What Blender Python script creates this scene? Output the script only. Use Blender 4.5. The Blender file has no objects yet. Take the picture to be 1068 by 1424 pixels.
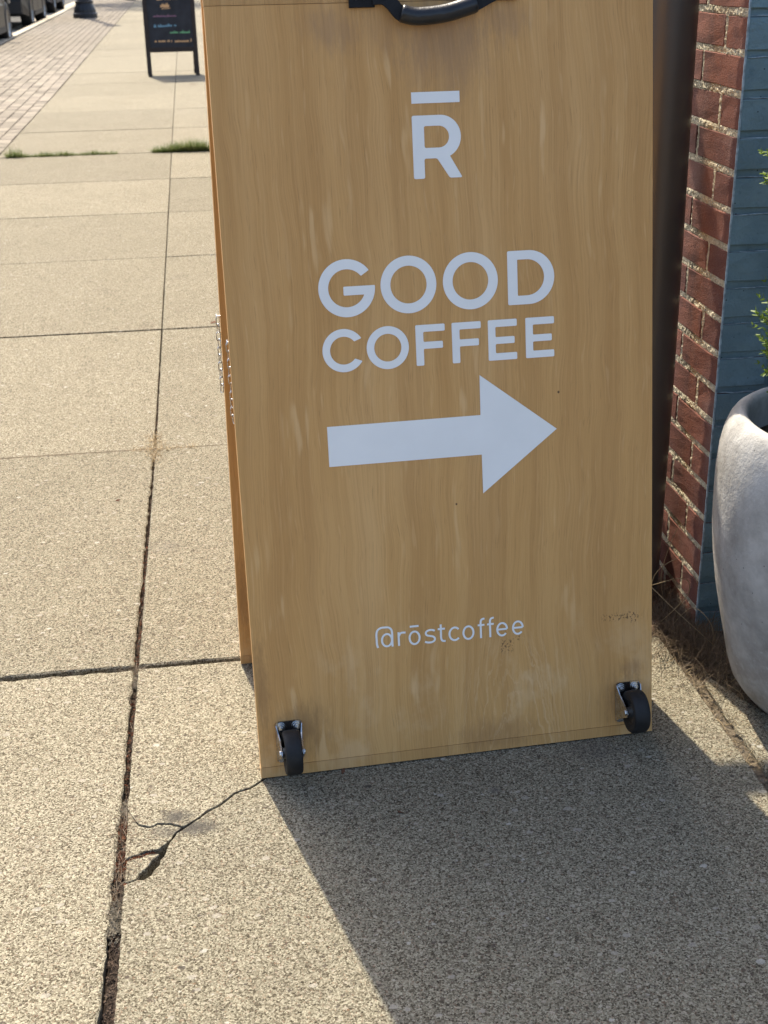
import bpy, bmesh, math, random
from mathutils import Vector, Matrix, noise as mnoise
random.seed(7)
scene = bpy.context.scene
C = scene.collection

# ------------------------------------------------------------------ camera
YAW, PITCH, ROLL, CAMH, FPX = 0.1337, 0.4052, -0.0177, 1.297, 1819.3
def cam_axes():
    f = Vector((math.sin(YAW)*math.cos(PITCH), math.cos(YAW)*math.cos(PITCH), -math.sin(PITCH)))
    rt = Vector((math.cos(YAW), -math.sin(YAW), 0)); up = rt.cross(f)
    return (math.cos(ROLL)*rt+math.sin(ROLL)*up, -math.sin(ROLL)*rt+math.cos(ROLL)*up, f)
cd = bpy.data.cameras.new('camera'); cam = bpy.data.objects.new('camera', cd); C.objects.link(cam)
r_, u_, f_ = cam_axes()
m = Matrix((( r_.x, u_.x, -f_.x, 0), (r_.y, u_.y, -f_.y, 0), (r_.z, u_.z, -f_.z, CAMH), (0, 0, 0, 1)))
cam.matrix_world = m
cd.sensor_fit = 'HORIZONTAL'; cd.sensor_width = 36; cd.lens = FPX/1068*36
cd.clip_start = 0.05; cd.clip_end = 3000
cd.dof.use_dof = True; cd.dof.focus_distance = 2.25; cd.dof.aperture_fstop = 16
scene.camera = cam

# ------------------------------------------------------------------ light
SK, SM = 0.20, 0.78                        # sideways / forward shadow run per metre of height
sun_from = Vector((-SK*SM, SM, 1)).normalized()
w = bpy.data.worlds.new('World'); scene.world = w; w.use_nodes = True
nt = w.node_tree; bg = nt.nodes['Background']
sky = nt.nodes.new('ShaderNodeTexSky'); sky.sky_type = 'NISHITA'; sky.sun_disc = False
sky.sun_elevation = math.asin(sun_from.z)
sky.sun_rotation = math.atan2(sun_from.x, sun_from.y)
sky.air_density = 1.0; sky.dust_density = 3.5; sky.ozone_density = 1.0
nt.links.new(sky.outputs[0], bg.inputs[0]); bg.inputs[1].default_value = 0.15
sl = bpy.data.lights.new('sun', 'SUN'); sl.energy = 4.2; sl.angle = math.radians(0.53); sl.color = (1.0, 0.91, 0.74)
so = bpy.data.objects.new('sun', sl); C.objects.link(so)
so.rotation_euler = sun_from.to_track_quat('Z', 'Y').to_euler(); so.location = (-3, 8, 12)
vs = scene.view_settings; vs.view_transform = 'Standard'; vs.look = 'None'; vs.gamma = 1; vs.exposure = 1.1
vs.use_curve_mapping = False

# ------------------------------------------------------------------ materials
class NT:
    def __init__(s, name, rough=0.7, spec=0.3, metal=0.0):
        s.m = bpy.data.materials.new(name); s.m.use_nodes = True
        s.t = s.m.node_tree; s.b = s.t.nodes['Principled BSDF']
        s.b.inputs['Roughness'].default_value = rough; s.b.inputs['Metallic'].default_value = metal
        s.b.inputs['Specular IOR Level'].default_value = spec
    def n(s, typ, **kw):
        x = s.t.nodes.new(typ)
        for k, v in kw.items(): setattr(x, k, v)
        return x
    def L(s, a, b): s.t.links.new(a, b)
    def setv(s, sock, v):
        if hasattr(v, 'node'): s.L(v, sock)
        else: sock.default_value = v
    def pos(s): return s.n('ShaderNodeNewGeometry').outputs['Position']
    def obj(s): return s.n('ShaderNodeTexCoord').outputs['Object']
    def rnd(s): return s.n('ShaderNodeObjectInfo').outputs['Random']
    def scale(s, vec, sc, off=(0, 0, 0), rot=(0, 0, 0)):
        x = s.n('ShaderNodeMapping'); s.L(vec, x.inputs['Vector'])
        x.inputs['Scale'].default_value = sc; x.inputs['Location'].default_value = off; x.inputs['Rotation'].default_value = rot
        return x.outputs[0]
    def noise(s, vec, sc=5, det=3, rough=0.55, dist=0.0):
        x = s.n('ShaderNodeTexNoise'); s.L(vec, x.inputs['Vector'])
        x.inputs['Scale'].default_value = sc; x.inputs['Detail'].default_value = det
        x.inputs['Roughness'].default_value = rough; x.inputs['Distortion'].default_value = dist
        return x.outputs['Fac']
    def voro(s, vec, sc, out='Distance', feat='F1', rand=1.0):
        x = s.n('ShaderNodeTexVoronoi', feature=feat); s.L(vec, x.inputs['Vector']); x.inputs['Scale'].default_value = sc
        x.inputs['Randomness'].default_value = rand
        return x.outputs[out]
    def math(s, op, a, b=0.0, c=None, clamp=False):
        x = s.n('ShaderNodeMath', operation=op, use_clamp=clamp); s.setv(x.inputs[0], a); s.setv(x.inputs[1], b)
        if c is not None: s.setv(x.inputs[2], c)
        return x.outputs[0]
    def ss(s, v, lo, hi, a=0.0, b=1.0):
        x = s.n('ShaderNodeMapRange', interpolation_type='SMOOTHSTEP'); s.L(v, x.inputs['Value'])
        x.inputs['From Min'].default_value = lo; x.inputs['From Max'].default_value = hi
        x.inputs['To Min'].default_value = a; x.inputs['To Max'].default_value = b
        return x.outputs['Result']
    def mix(s, f, a, b, mode='MIX'):
        x = s.n('ShaderNodeMix', data_type='RGBA', blend_type=mode); s.setv(x.inputs[0], f)
        for sock, v in ((x.inputs[6], a), (x.inputs[7], b)):
            if hasattr(v, 'node'): s.L(v, sock)
            else: sock.default_value = (*v, 1)
        return x.outputs[2]
    def ramp(s, v, stops):
        x = s.n('ShaderNodeValToRGB'); s.L(v, x.inputs[0]); cr = x.color_ramp
        while len(cr.elements) < len(stops): cr.elements.new(0.5)
        for e, (p, c) in zip(cr.elements, stops): e.position = p; e.color = (*c, 1)
        return x.outputs[0]
    def sep(s, vec):
        x = s.n('ShaderNodeSeparateXYZ'); s.L(vec, x.inputs[0]); return x.outputs
    def col(s, c): s.setv(s.b.inputs['Base Color'], c if hasattr(c, 'node') else (*c, 1))
    def rough(s, r): s.setv(s.b.inputs['Roughness'], r)
    def bump(s, h, dist, strength=1.0, chain=None):
        x = s.n('ShaderNodeBump'); s.L(h, x.inputs['Height']); x.inputs['Distance'].default_value = dist
        x.inputs['Strength'].default_value = strength
        if chain is not None: s.L(chain, x.inputs['Normal'])
        s.L(x.outputs[0], s.b.inputs['Normal']); return x.outputs[0]

def simple(name, c, rough=0.6, spec=0.3, metal=0.0, var=0.15, sc=30, bump=0.0):
    M = NT(name, rough, spec, metal); o = M.obj(); n = M.noise(o, sc, 4)
    d = tuple(x*(1-var) for x in c); l = tuple(min(1, x*(1+var)) for x in c)
    M.col(M.mix(M.ss(n, 0.3, 0.7), d, l))
    if bump: M.bump(M.noise(o, sc*4, 3), bump)
    return M.m

def mat_concrete():
    M = NT('sidewalk_concrete', 0.9, 0.15); p0 = M.pos()
    nn = M.n('ShaderNodeTexNoise'); nn.inputs['Scale'].default_value = 220; nn.inputs['Detail'].default_value = 2; M.L(p0, nn.inputs['Vector'])
    vm = M.n('ShaderNodeVectorMath', operation='SCALE'); M.L(nn.outputs['Color'], vm.inputs[0]); vm.inputs['Scale'].default_value = 0.0055
    pw = M.n('ShaderNodeVectorMath', operation='ADD'); M.L(p0, pw.inputs[0]); M.L(vm.outputs[0], pw.inputs[1]); p = pw.outputs[0]
    big = M.noise(p0, 2.2, 5, 0.6); mid = M.noise(p0, 19, 5, 0.65)
    base = M.mix(M.ss(big, 0.3, 0.7), (0.184, 0.167, 0.121), (0.223, 0.204, 0.152))
    base = M.mix(M.ss(mid, 0.40, 0.72, 0, 0.30), base, (0.19, 0.160, 0.117))
    base = M.mix(0.6, base, M.mix(M.rnd(), (0.170, 0.156, 0.115), (0.239, 0.218, 0.161)))
    base = M.mix(M.ss(M.noise(p0, 5.5, 6, 0.7), 0.52, 0.70, 0, 0.30), base, (0.135, 0.118, 0.09))
    # sand and fine aggregate: every grain its own tone
    va = M.n('ShaderNodeTexVoronoi'); M.L(p, va.inputs['Vector']); va.inputs['Scale'].default_value = 440
    ca = M.sep(va.outputs['Color'])
    g2 = M.noise(p0, 900, 2, 0.7); g1 = M.noise(p0, 330, 3, 0.65)
    tone = M.math('ADD', M.math('MULTIPLY', ca[0], 0.50), M.math('ADD', M.math('MULTIPLY', g2, 0.55), M.math('MULTIPLY', g1, 0.45)))
    grain = M.ramp(M.math('SUBTRACT', tone, 0.25), [(0.22, (0.14, 0.115, 0.095)), (0.36, (0.52, 0.48, 0.44)), (0.52, (1.0, 0.98, 0.96)), (0.66, (1.4, 1.39, 1.38)), (0.84, (2.1, 2.12, 2.16))])
    c = M.mix(1.0, base, grain, 'MULTIPLY')
    c = M.mix(M.math('MULTIPLY', M.math('GREATER_THAN', ca[1], 0.90), 0.45), c, M.mix(ca[2], (0.24, 0.14, 0.085), (0.16, 0.14, 0.125)))
    def specks(sc, thr, pw_, rad, lo, hi, amt, cc, elong=(1, 1, 1), rot=0.0):
        v = M.n('ShaderNodeTexVoronoi'); M.L(M.scale(p, elong, rot=(0, 0, rot)), v.inputs['Vector']); v.inputs['Scale'].default_value = sc
        vr = M.sep(v.outputs['Color']); size = M.math('MULTIPLY', M.math('POWER', vr[1], pw_), rad)
        k = M.math('MULTIPLY', M.ss(M.math('SUBTRACT', v.outputs['Distance'], size), 0.03, -0.02), M.math('GREATER_THAN', vr[0], thr))
        return M.mix(M.math('MULTIPLY', k, amt), cc, M.mix(vr[2], lo, hi)), k
    c, k1 = specks(40, 0.62, 1.3, 0.30, (0.32, 0.29, 0.24), (0.46, 0.44, 0.39), 0.60, c, (1, 1.5, 1), 0.5)
    c, k2 = specks(80, 0.62, 1.0, 0.33, (0.33, 0.285, 0.215), (0.46, 0.435, 0.38), 0.60, c, (1, 1.3, 1), 1.9)
    c, pit = specks(100, 0.74, 1.0, 0.32, (0.05, 0.042, 0.036), (0.14, 0.10, 0.072), 0.85, c)
    c, pit2 = specks(26, 0.86, 1.2, 0.16, (0.05, 0.042, 0.036), (0.10, 0.08, 0.06), 0.8, c, (1, 1.4, 1), 0.9)
    xyz = M.sep(p0)
    def blot(cx, cy, rx, ry, strength, colr, cc):
        dx = M.math('DIVIDE', M.math('SUBTRACT', xyz[0], cx), rx); dy = M.math('DIVIDE', M.math('SUBTRACT', xyz[1], cy), ry)
        d = M.math('SQRT', M.math('ADD', M.math('MULTIPLY', dx, dx), M.math('MULTIPLY', dy, dy)))
        d = M.math('ADD', d, M.math('MULTIPLY', M.math('SUBTRACT', M.noise(p0, 75, 5, 0.75), 0.5), 2.0))
        return M.mix(M.math('MULTIPLY', M.ss(d, 1.15, 0.2), strength), cc, colr)
    for a in ((-0.110, 1.805, 0.034, 0.022, 0.85), (-0.076, 1.770, 0.042, 0.026, 0.85), (-0.128, 1.768, 0.030, 0.022, 0.55)):
        c = blot(*a, (0.055, 0.05, 0.045), c)
    c = blot(0.42, 1.79, 0.016, 0.012, 0.5, (0.10, 0.09, 0.08), c)
    c = blot(0.62, 1.88, 0.06, 0.05, 0.35, (0.08, 0.07, 0.065), c)
    c = blot(-0.14, 2.88, 0.05, 0.05, 0.22, (0.12, 0.11, 0.10), c)
    M.col(c)
    h = M.math('ADD', M.math('MULTIPLY', g1, 0.45), M.math('ADD', M.math('MULTIPLY', g2, 0.35), M.math('ADD', M.math('MULTIPLY', va.outputs['Distance'], -0.45), M.math('MULTIPLY', pit, -0.4))))
    b1 = M.bump(mid, 0.004, 0.5); M.bump(h, 0.0026, 0.8, b1)
    return M.m

def mat_wood(name, dark=1.0):
    M = NT(name, 0.5, 0.32); o = M.obj()
    wv = M.noise(M.scale(o, (4, 4, 2.0)), 1, 3)
    off = M.n('ShaderNodeCombineXYZ'); M.L(M.math('MULTIPLY', M.math('SUBTRACT', wv, 0.5), 0.075), off.inputs[0])
    ad = M.n('ShaderNodeVectorMath', operation='ADD'); M.L(o, ad.inputs[0]); M.L(off.outputs[0], ad.inputs[1]); q = ad.outputs[0]
    broad = M.noise(M.scale(q, (8, 8, 0.8)), 1, 4, 0.6)
    med = M.noise(M.scale(q, (30, 30, 1.1)), 1, 4, 0.6)
    fine = M.noise(M.scale(q, (380, 380, 3.6)), 1, 4, 0.65)
    pore = M.noise(M.scale(q, (620, 620, 20)), 1, 2, 0.5)
    K = lambda c: (c[0]*dark*1.07, c[1]*dark*0.995, c[2]*dark*0.98)
    c = M.ramp(broad, [(0.28, K((0.50, 0.285, 0.096))), (0.5, K((0.585, 0.348, 0.124))), (0.72, K((0.64, 0.405, 0.165)))])
    c = M.mix(M.ss(med, 0.38, 0.68, 0, 0.42), c, K((0.42, 0.228, 0.074)))
    c = M.mix(M.ss(fine, 0.45, 0.72, 0, 0.33), c, K((0.36, 0.20, 0.072)))
    c = M.mix(M.ss(fine, 0.50, 0.28, 0, 0.26), c, K((0.70, 0.465, 0.205)))
    c = M.mix(M.ss(pore, 0.62, 0.70, 0, 0.30), c, K((0.20, 0.10, 0.035)))
    fl1 = M.noise(M.scale(q, (52, 52, 7.0), rot=(0, 0.11, 0)), 1, 2, 0.5); patch = M.noise(M.scale(q, (5, 5, 2.6), (3, 0, 1)), 1, 3)
    c = M.mix(M.math('MULTIPLY', M.ss(fl1, 0.58, 0.72), M.ss(patch, 0.42, 0.64, 0.03, 0.55)), c, K((0.76, 0.535, 0.265)))
    fl2 = M.noise(M.scale(q, (120, 120, 14), (5, 0, 2), (0, 0.09, 0)), 1, 1, 0.5)
    c = M.mix(M.ss(fl2, 0.64, 0.74, 0, 0.18), c, K((0.76, 0.53, 0.265)))
    xyz = M.sep(o)
    rub = M.noise(M.scale(o, (10, 10, 7), (1.7, 0, 0.4)), 1, 5, 0.65)
    low = M.ss(xyz[2], 0.34, 0.10)
    c = M.mix(M.math('MULTIPLY', M.ss(rub, 0.50, 0.68, 0, 0.38), low), c, K((0.70, 0.515, 0.285)))
    ux = M.math('SUBTRACT', xyz[0], 0.45)
    wob = M.noise(M.scale(o, (30, 30, 9)), 1, 4, 0.65)
    arch = M.math('ADD', M.math('MULTIPLY', M.math('MULTIPLY', ux, ux), 11.0), M.math('ADD', M.math('MULTIPLY', xyz[2], 0.22), M.math('MULTIPLY', wob, 0.045)))
    rings = M.noise(M.n('ShaderNodeCombineXYZ').outputs[0], 1, 2)
    cmb = M.n('ShaderNodeCombineXYZ'); M.L(M.math('MULTIPLY', arch, 210), cmb.inputs[0]); M.L(M.math('MULTIPLY', xyz[0], 9), cmb.inputs[1]); rings = M.noise(cmb.outputs[0], 1, 3, 0.6)
    rm = M.math('MULTIPLY', M.ss(M.math('ABSOLUTE', ux), 0.20, 0.05), M.ss(xyz[2], 0.25, 0.12))
    c = M.mix(M.math('MULTIPLY', M.ss(rings, 0.50, 0.70, 0, 0.34), rm), c, K((0.76, 0.57, 0.32)))
    # grime: hand marks below the handle, dark scuffs along the edges and feet
    def blot(cx, cz, rx, rz, st, colr, cc, ns=16):
        dx = M.math('DIVIDE', M.math('SUBTRACT', xyz[0], cx), rx); dz = M.math('DIVIDE', M.math('SUBTRACT', xyz[2], cz), rz)
        d = M.math('SQRT', M.math('ADD', M.math('MULTIPLY', dx, dx), M.math('MULTIPLY', dz, dz)))
        d = M.math('ADD', d, M.math('MULTIPLY', M.math('SUBTRACT', M.noise(M.scale(o, (2.6, 2.6, 0.7)), ns, 5, 0.75), 0.5), 2.4))
        return M.mix(M.math('MULTIPLY', M.ss(d, 1.2, 0.15), st*0.72), cc, colr)
    G = K((0.27, 0.175, 0.105))
    c = blot(0.365, 1.175, 0.085, 0.085, 0.62, G, c); c = blot(0.19, 1.205, 0.055, 0.04, 0.5, G, c)
    c = blot(0.33, 1.20, 0.16, 0.05, 0.35, G, c); c = blot(0.46, 1.21, 0.05, 0.03, 0.4, G, c)
    B = K((0.19, 0.10, 0.045))
    c = blot(0.075, 0.085, 0.05, 0.05, 0.6, B, c, 30); c = blot(0.65, 0.07, 0.045, 0.05, 0.6, B, c, 30)
    c = blot(0.663, 0.125, 0.028, 0.02, 0.5, B, c, 60); c = blot(0.42, 0.03, 0.09, 0.035, 0.45, B, c, 30)
    c = blot(0.012, 0.16, 0.014, 0.10, 0.6, B, c, 45)
    sp = M.ss(M.noise(M.scale(o, (1, 1, 0.8)), 260, 2, 0.6), 0.54, 0.60)
    for cx_, cz_, rx_, rz_ in ((0.437, 0.190, 0.015, 0.016), (0.455, 0.203, 0.010, 0.006), (0.645, 0.222, 0.045, 0.010), (0.668, 0.217, 0.008, 0.012)):
        ax_ = M.ss(M.math('ABSOLUTE', M.math('SUBTRACT', xyz[0], cx_)), rx_, rx_*0.4); az_ = M.ss(M.math('ABSOLUTE', M.math('SUBTRACT', xyz[2], cz_)), rz_, rz_*0.4)
        c = M.mix(M.math('MULTIPLY', M.math('MULTIPLY', ax_, az_), M.math('MULTIPLY', sp, 0.8)), c, K((0.07, 0.04, 0.02)))
    # pin knots
    v = M.n('ShaderNodeTexVoronoi'); M.L(M.scale(o, (1, 0, 0.8)), v.inputs['Vector']); v.inputs['Scale'].default_value = 13
    vc = M.sep(v.outputs['Color'])
    dot = M.math('MULTIPLY', M.math('LESS_THAN', v.outputs['Distance'], M.math('MULTIPLY', vc[1], 0.030)), M.math('GREATER_THAN', vc[0], 0.55))
    c = M.mix(M.math('MULTIPLY', dot, 0.85), c, K((0.07, 0.035, 0.02)))
    M.col(c); M.rough(M.ss(med, 0.3, 0.7, 0.42, 0.6))
    b = M.bump(fine, 0.0006, 0.5)
    return M.m

def mat_brick_red():
    M = NT('red_brick', 0.88, 0.2); p = M.pos(); r = M.rnd()
    c = M.mix(r, (0.125, 0.050, 0.038), (0.205, 0.082, 0.056))
    c = M.mix(M.ss(M.noise(p, 26, 4, 0.6), 0.4, 0.7, 0, 0.6), c, (0.105, 0.050, 0.046))
    c = M.mix(M.ss(M.noise(p, 9, 3), 0.55, 0.75, 0, 0.5), c, (0.20, 0.12, 0.105))
    c = M.mix(M.ss(M.noise(p, 330, 3), 0.6, 0.75, 0, 0.5), c, (0.42, 0.30, 0.24))
    c = M.mix(M.ss(M.voro(p, 160), 0.13, 0.06, 0, 0.6), c, (0.05, 0.025, 0.02))
    M.col(c); b = M.bump(M.noise(p, 40, 4), 0.003, 0.5); M.bump(M.noise(p, 300, 3, 0.7), 0.003, 0.8, b)
    return M.m
def mat_mortar():
    M = NT('lime_mortar', 0.95, 0.1); p = M.pos()
    c = M.ramp(M.noise(p, 190, 4, 0.7), [(0.3, (0.36, 0.30, 0.20)), (0.5, (0.66, 0.58, 0.42)), (0.7, (0.80, 0.73, 0.56))])
    c = M.mix(M.ss(M.noise(p, 30, 3), 0.5, 0.75, 0, 0.4), c, (0.25, 0.20, 0.14))
    M.col(c); b = M.bump(M.noise(p, 60, 4), 0.01, 0.8); M.bump(M.noise(p, 240, 3, 0.7), 0.006, 1.0, b)
    return M.m
def mat_blue():
    M = NT('blue_masonry_paint', 0.55, 0.35); p = M.pos()
    c = M.mix(M.ss(M.noise(p, 11, 5, 0.6), 0.3, 0.7), (0.132, 0.208, 0.240), (0.180, 0.268, 0.300))
    c = M.mix(M.ss(M.noise(p, 70, 4, 0.7), 0.55, 0.72, 0, 0.5), c, (0.080, 0.140, 0.175))
    c = M.mix(M.ss(M.noise(M.scale(p, (1, 1, 0.35)), 45, 4, 0.7), 0.6, 0.72, 0, 0.45), c, (0.16, 0.24, 0.29))
    c = M.mix(M.ss(M.voro(p, 45), 0.075, 0.045, 0, 0.9), c, (0.012, 0.018, 0.025))
    M.col(c); b = M.bump(M.noise(p, 30, 5, 0.6), 0.006, 0.7); M.bump(M.noise(p, 180, 3), 0.002, 0.6, b)
    return M.m
def mat_pot():
    M = NT('planter_cement', 0.85, 0.2); o = M.obj()
    n = M.noise(o, 7, 6, 0.65); n2 = M.noise(M.scale(o, (1, 1, 2.2)), 14, 5, 0.6)
    c = M.ramp(n, [(0.32, (0.23, 0.22, 0.20)), (0.5, (0.39, 0.375, 0.355)), (0.68, (0.56, 0.545, 0.52))])
    c = M.mix(M.ss(n2, 0.5, 0.72, 0, 0.55), c, (0.30, 0.285, 0.265))
    c = M.mix(M.ss(M.noise(M.scale(o, (16, 16, 2.2)), 1, 5, 0.65), 0.52, 0.72, 0, 0.45), c, (0.25, 0.235, 0.215))
    z = M.sep(o)[2]
    c = M.mix(M.math('MULTIPLY', M.ss(M.noise(o, 22, 5, 0.7), 0.42, 0.62), M.ss(z, 0.22, 0.02, 0, 0.55)), c, (0.19, 0.16, 0.13))
    c = M.mix(M.ss(M.voro(o, 38), 0.07, 0.04, 0, 0.7), c, (0.12, 0.115, 0.11))
    c = M.mix(M.ss(M.noise(o, 140, 3), 0.6, 0.75, 0, 0.35), c, (0.62, 0.61, 0.6))
    M.col(c); b = M.bump(M.noise(o, 20, 5, 0.65), 0.006, 0.5); M.bump(M.noise(o, 150, 3, 0.7), 0.0016, 0.6, b)
    return M.m
def mat_dirt(name='dirt', a=(0.060, 0.042, 0.030), b=(0.155, 0.115, 0.080)):
    M = NT(name, 0.95, 0.1); p = M.pos()
    c = M.mix(M.ss(M.noise(p, 120, 5, 0.7), 0.35, 0.65), a, b)
    c = M.mix(M.ss(M.noise(p, 30, 3), 0.55, 0.7, 0, 0.5), c, (0.19, 0.15, 0.11))
    M.col(c); M.bump(M.noise(p, 150, 5, 0.7), 0.012, 1.0); return M.m
def mat_leaf(name, a, b):
    M = NT(name, 0.55, 0.3); c = M.mix(M.noise(M.pos(), 45, 2), a, b); M.col(c)
    M.b.inputs['Subsurface Weight'].default_value = 0.0
    tr = M.n('ShaderNodeBsdfTranslucent'); M.L(c, tr.inputs[0]); ms = M.n('ShaderNodeMixShader'); ms.inputs[0].default_value = 0.35
    out = M.t.nodes['Material Output']; M.L(M.b.outputs[0], ms.inputs[1]); M.L(tr.outputs[0], ms.inputs[2]); M.L(ms.outputs[0], out.inputs[0])
    return M.m
def mat_paver():
    M = NT('brick_paver', 0.92, 0.15); p = M.pos(); r = M.rnd()
    c = M.mix(r, (0.155, 0.135, 0.107), (0.270, 0.236, 0.188))
    c = M.mix(M.ss(M.noise(p, 3, 4), 0.4, 0.7, 0, 0.5), c, (0.26, 0.22, 0.185))
    c = M.mix(M.ss(M.noise(p, 90, 3), 0.5, 0.7, 0, 0.5), c, (0.36, 0.31, 0.245))
    M.col(c); M.bump(M.noise(p, 200, 3), 0.003, 0.8); return M.m
def mat_asphalt():
    M = NT('asphalt', 0.9, 0.2); p = M.pos()
    M.col(M.ramp(M.noise(p, 140, 3, 0.7), [(0.3, (0.035, 0.034, 0.033)), (0.7, (0.10, 0.097, 0.09))])); M.bump(M.noise(p, 120, 3), 0.006); return M.m
def mat_pipe():
    M = NT('brown_pipe_paint', 0.45, 0.4); o = M.obj()
    c = M.mix(M.ss(M.noise(M.scale(o, (8, 8, 1.2)), 1, 4), 0.35, 0.7), (0.050, 0.048, 0.045), (0.068, 0.065, 0.061))
    c = M.mix(M.ss(M.noise(o, 90, 4, 0.7), 0.6, 0.75, 0, 0.4), c, (0.06, 0.052, 0.045))
    M.col(c); M.rough(M.ss(M.noise(o, 14, 3), 0.3, 0.7, 0.30, 0.42)); M.bump(M.noise(o, 25, 3), 0.002, 0.3); return M.m
def mat_steel():
    M = NT('zinc_plated_steel', 0.28, 0.5, 1.0); o = M.obj()
    M.col(M.mix(M.ss(M.noise(o, 90, 4), 0.4, 0.7), (0.62, 0.63, 0.64), (0.40, 0.39, 0.37))); M.rough(M.ss(M.noise(o, 60, 3), 0.3, 0.7, 0.2, 0.42)); return M.m

CONC = mat_concrete(); WOOD = mat_wood('oak_plywood'); WOOD2 = mat_wood('oak_edge_strip', 0.86)
BRK = mat_brick_red(); MOR = mat_mortar(); BLUE = mat_blue(); POT = mat_pot(); DIRT = mat_dirt()
SAND = mat_dirt('joint_sand', (0.11, 0.09, 0.065), (0.22, 0.185, 0.135)); PAV = mat_paver(); ASPH = mat_asphalt(); PIPE = mat_pipe(); STEEL = mat_steel()
VINYL = simple('white_vinyl', (0.86, 0.855, 0.84), 0.45, 0.4, var=0.02, sc=12)
RUBBER = simple('black_rubber', (0.012, 0.012, 0.013), 0.62, 0.35, var=0.25, sc=60)
HUB = simple('black_plastic_hub', (0.022, 0.021, 0.021), 0.42, 0.4, var=0.2)
GRIPM = simple('black_vinyl_grip', (0.016, 0.017, 0.02), 0.33, 0.45, var=0.25, sc=40, bump=0.0006)
STRAPM = simple('black_strap', (0.012, 0.012, 0.013), 0.7, 0.25, var=0.2, sc=80, bump=0.0005)
IRON = simple('black_painted_iron', (0.022, 0.024, 0.028), 0.45, 0.4, var=0.2)
KERB = simple('kerb_concrete', (0.42, 0.37, 0.29), 0.9, 0.15, var=0.25, sc=14, bump=0.004)
STRAW = mat_leaf('dry_straw', (0.30, 0.215, 0.115), (0.46, 0.36, 0.21))
STRAWD = mat_leaf('dead_stems', (0.115, 0.082, 0.055), (0.21, 0.155, 0.10))
GRASS = mat_leaf('green_grass', (0.055, 0.095, 0.020), (0.17, 0.21, 0.060))
GRASSY = mat_leaf('yellowed_grass', (0.20, 0.21, 0.075), (0.34, 0.31, 0.14))
CONIF = mat_leaf('conifer_needles', (0.085, 0.16, 0.022), (0.23, 0.30, 0.05))
TWIG = simple('brown_twig', (0.14, 0.095, 0.06), 0.85, 0.15, var=0.3, sc=80)
FRAMEK = simple('black_stained_frame', (0.022, 0.017, 0.017), 0.55, 0.3, var=0.25, sc=40)
BOARDK = simple('chalkboard_slate', (0.020, 0.024, 0.034), 0.65, 0.3, var=0.25, sc=9)
LITTER = simple('dead_leaf_brown', (0.13, 0.06, 0.035), 0.8, 0.2, var=0.4, sc=60)
STONE = simple('grey_stone_chip', (0.22, 0.18, 0.13), 0.95, 0.1, var=0.4, sc=120, bump=0.002)

# ------------------------------------------------------------------ mesh helpers
def mesh(name, verts, faces, mat, smooth=False, mi=None):
    me = bpy.data.meshes.new(name); me.from_pydata([tuple(v) for v in verts], [], faces)
    for x in (mat if isinstance(mat, (list, tuple)) else [mat]): me.materials.append(x)
    if mi: me.polygons.foreach_set('material_index', mi)
    if smooth: me.polygons.foreach_set('use_smooth', [True]*len(me.polygons))
    me.update(); return me
def link(name, data, parent=None, loc=None, rot=None):
    o = bpy.data.objects.new(name, data); C.objects.link(o)
    if parent: o.parent = parent
    if loc is not None: o.location = loc
    if rot is not None: o.rotation_euler = rot
    return o
def bmobj(name, bm, mat, parent=None, loc=None, rot=None, smooth=False, bevel=None):
    if bevel:
        bmesh.ops.bevel(bm, geom=[e for e in bm.edges if len(e.link_faces) == 2 and e.calc_face_angle(0) > 0.5], offset=bevel, segments=2, affect='EDGES', profile=0.6)
    bmesh.ops.recalc_face_normals(bm, faces=bm.faces)
    me = bpy.data.meshes.new(name); bm.to_mesh(me); bm.free(); me.materials.append(mat)
    if smooth: me.polygons.foreach_set('use_smooth', [True]*len(me.polygons))
    return link(name, me, parent, loc, rot)
def tag(o, label, cat, group=None):
    o['label'] = label; o['category'] = cat
    if group: o['group'] = group
    return o
def struct(o): o['kind'] = 'structure'; return o
def stuff(o): o['kind'] = 'stuff'; return o
def empty(name, loc, label, cat, rotz=0, group=None):
    o = link(name, None, None, loc, (0, 0, rotz)); o.empty_display_size = 0.1
    return tag(o, label, cat, group)
def box(bm, x0, x1, y0, y1, z0, z1):
    vs = [bm.verts.new(p) for p in ((x0, y0, z0), (x1, y0, z0), (x1, y1, z0), (x0, y1, z0), (x0, y0, z1), (x1, y0, z1), (x1, y1, z1), (x0, y1, z1))]
    for f in ((0, 3, 2, 1), (4, 5, 6, 7), (0, 1, 5, 4), (1, 2, 6, 5), (2, 3, 7, 6), (3, 0, 4, 7)): bm.faces.new([vs[i] for i in f])
def boxobj(name, x0, x1, y0, y1, z0, z1, mat, parent=None, bevel=None, loc=None, rot=None):
    bm = bmesh.new(); box(bm, x0, x1, y0, y1, z0, z1); return bmobj(name, bm, mat, parent, loc, rot, bevel=bevel)
def tube(bm, pts, rad, n=8, cap=True, flat=1.0):
    pts = [Vector(p) for p in pts]; rings = []; up = None
    for i, p in enumerate(pts):
        d = (pts[min(i+1, len(pts)-1)]-pts[max(i-1, 0)]).normalized()
        if up is None:
            up = Vector((0, 0, 1)) if abs(d.z) < 0.9 else Vector((1, 0, 0))
        a = d.cross(up).normalized(); b = a.cross(d).normalized(); up = b
        r = rad[i] if isinstance(rad, (list, tuple)) else rad
        rings.append([bm.verts.new(p+a*math.cos(t)*r+b*math.sin(t)*r*flat) for t in (2*math.pi*k/n for k in range(n))])
    for i in range(len(rings)-1):
        for k in range(n): bm.faces.new((rings[i][k], rings[i][(k+1) % n], rings[i+1][(k+1) % n], rings[i+1][k]))
    if cap:
        bm.faces.new(rings[0][::-1]); bm.faces.new(rings[-1])
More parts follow.
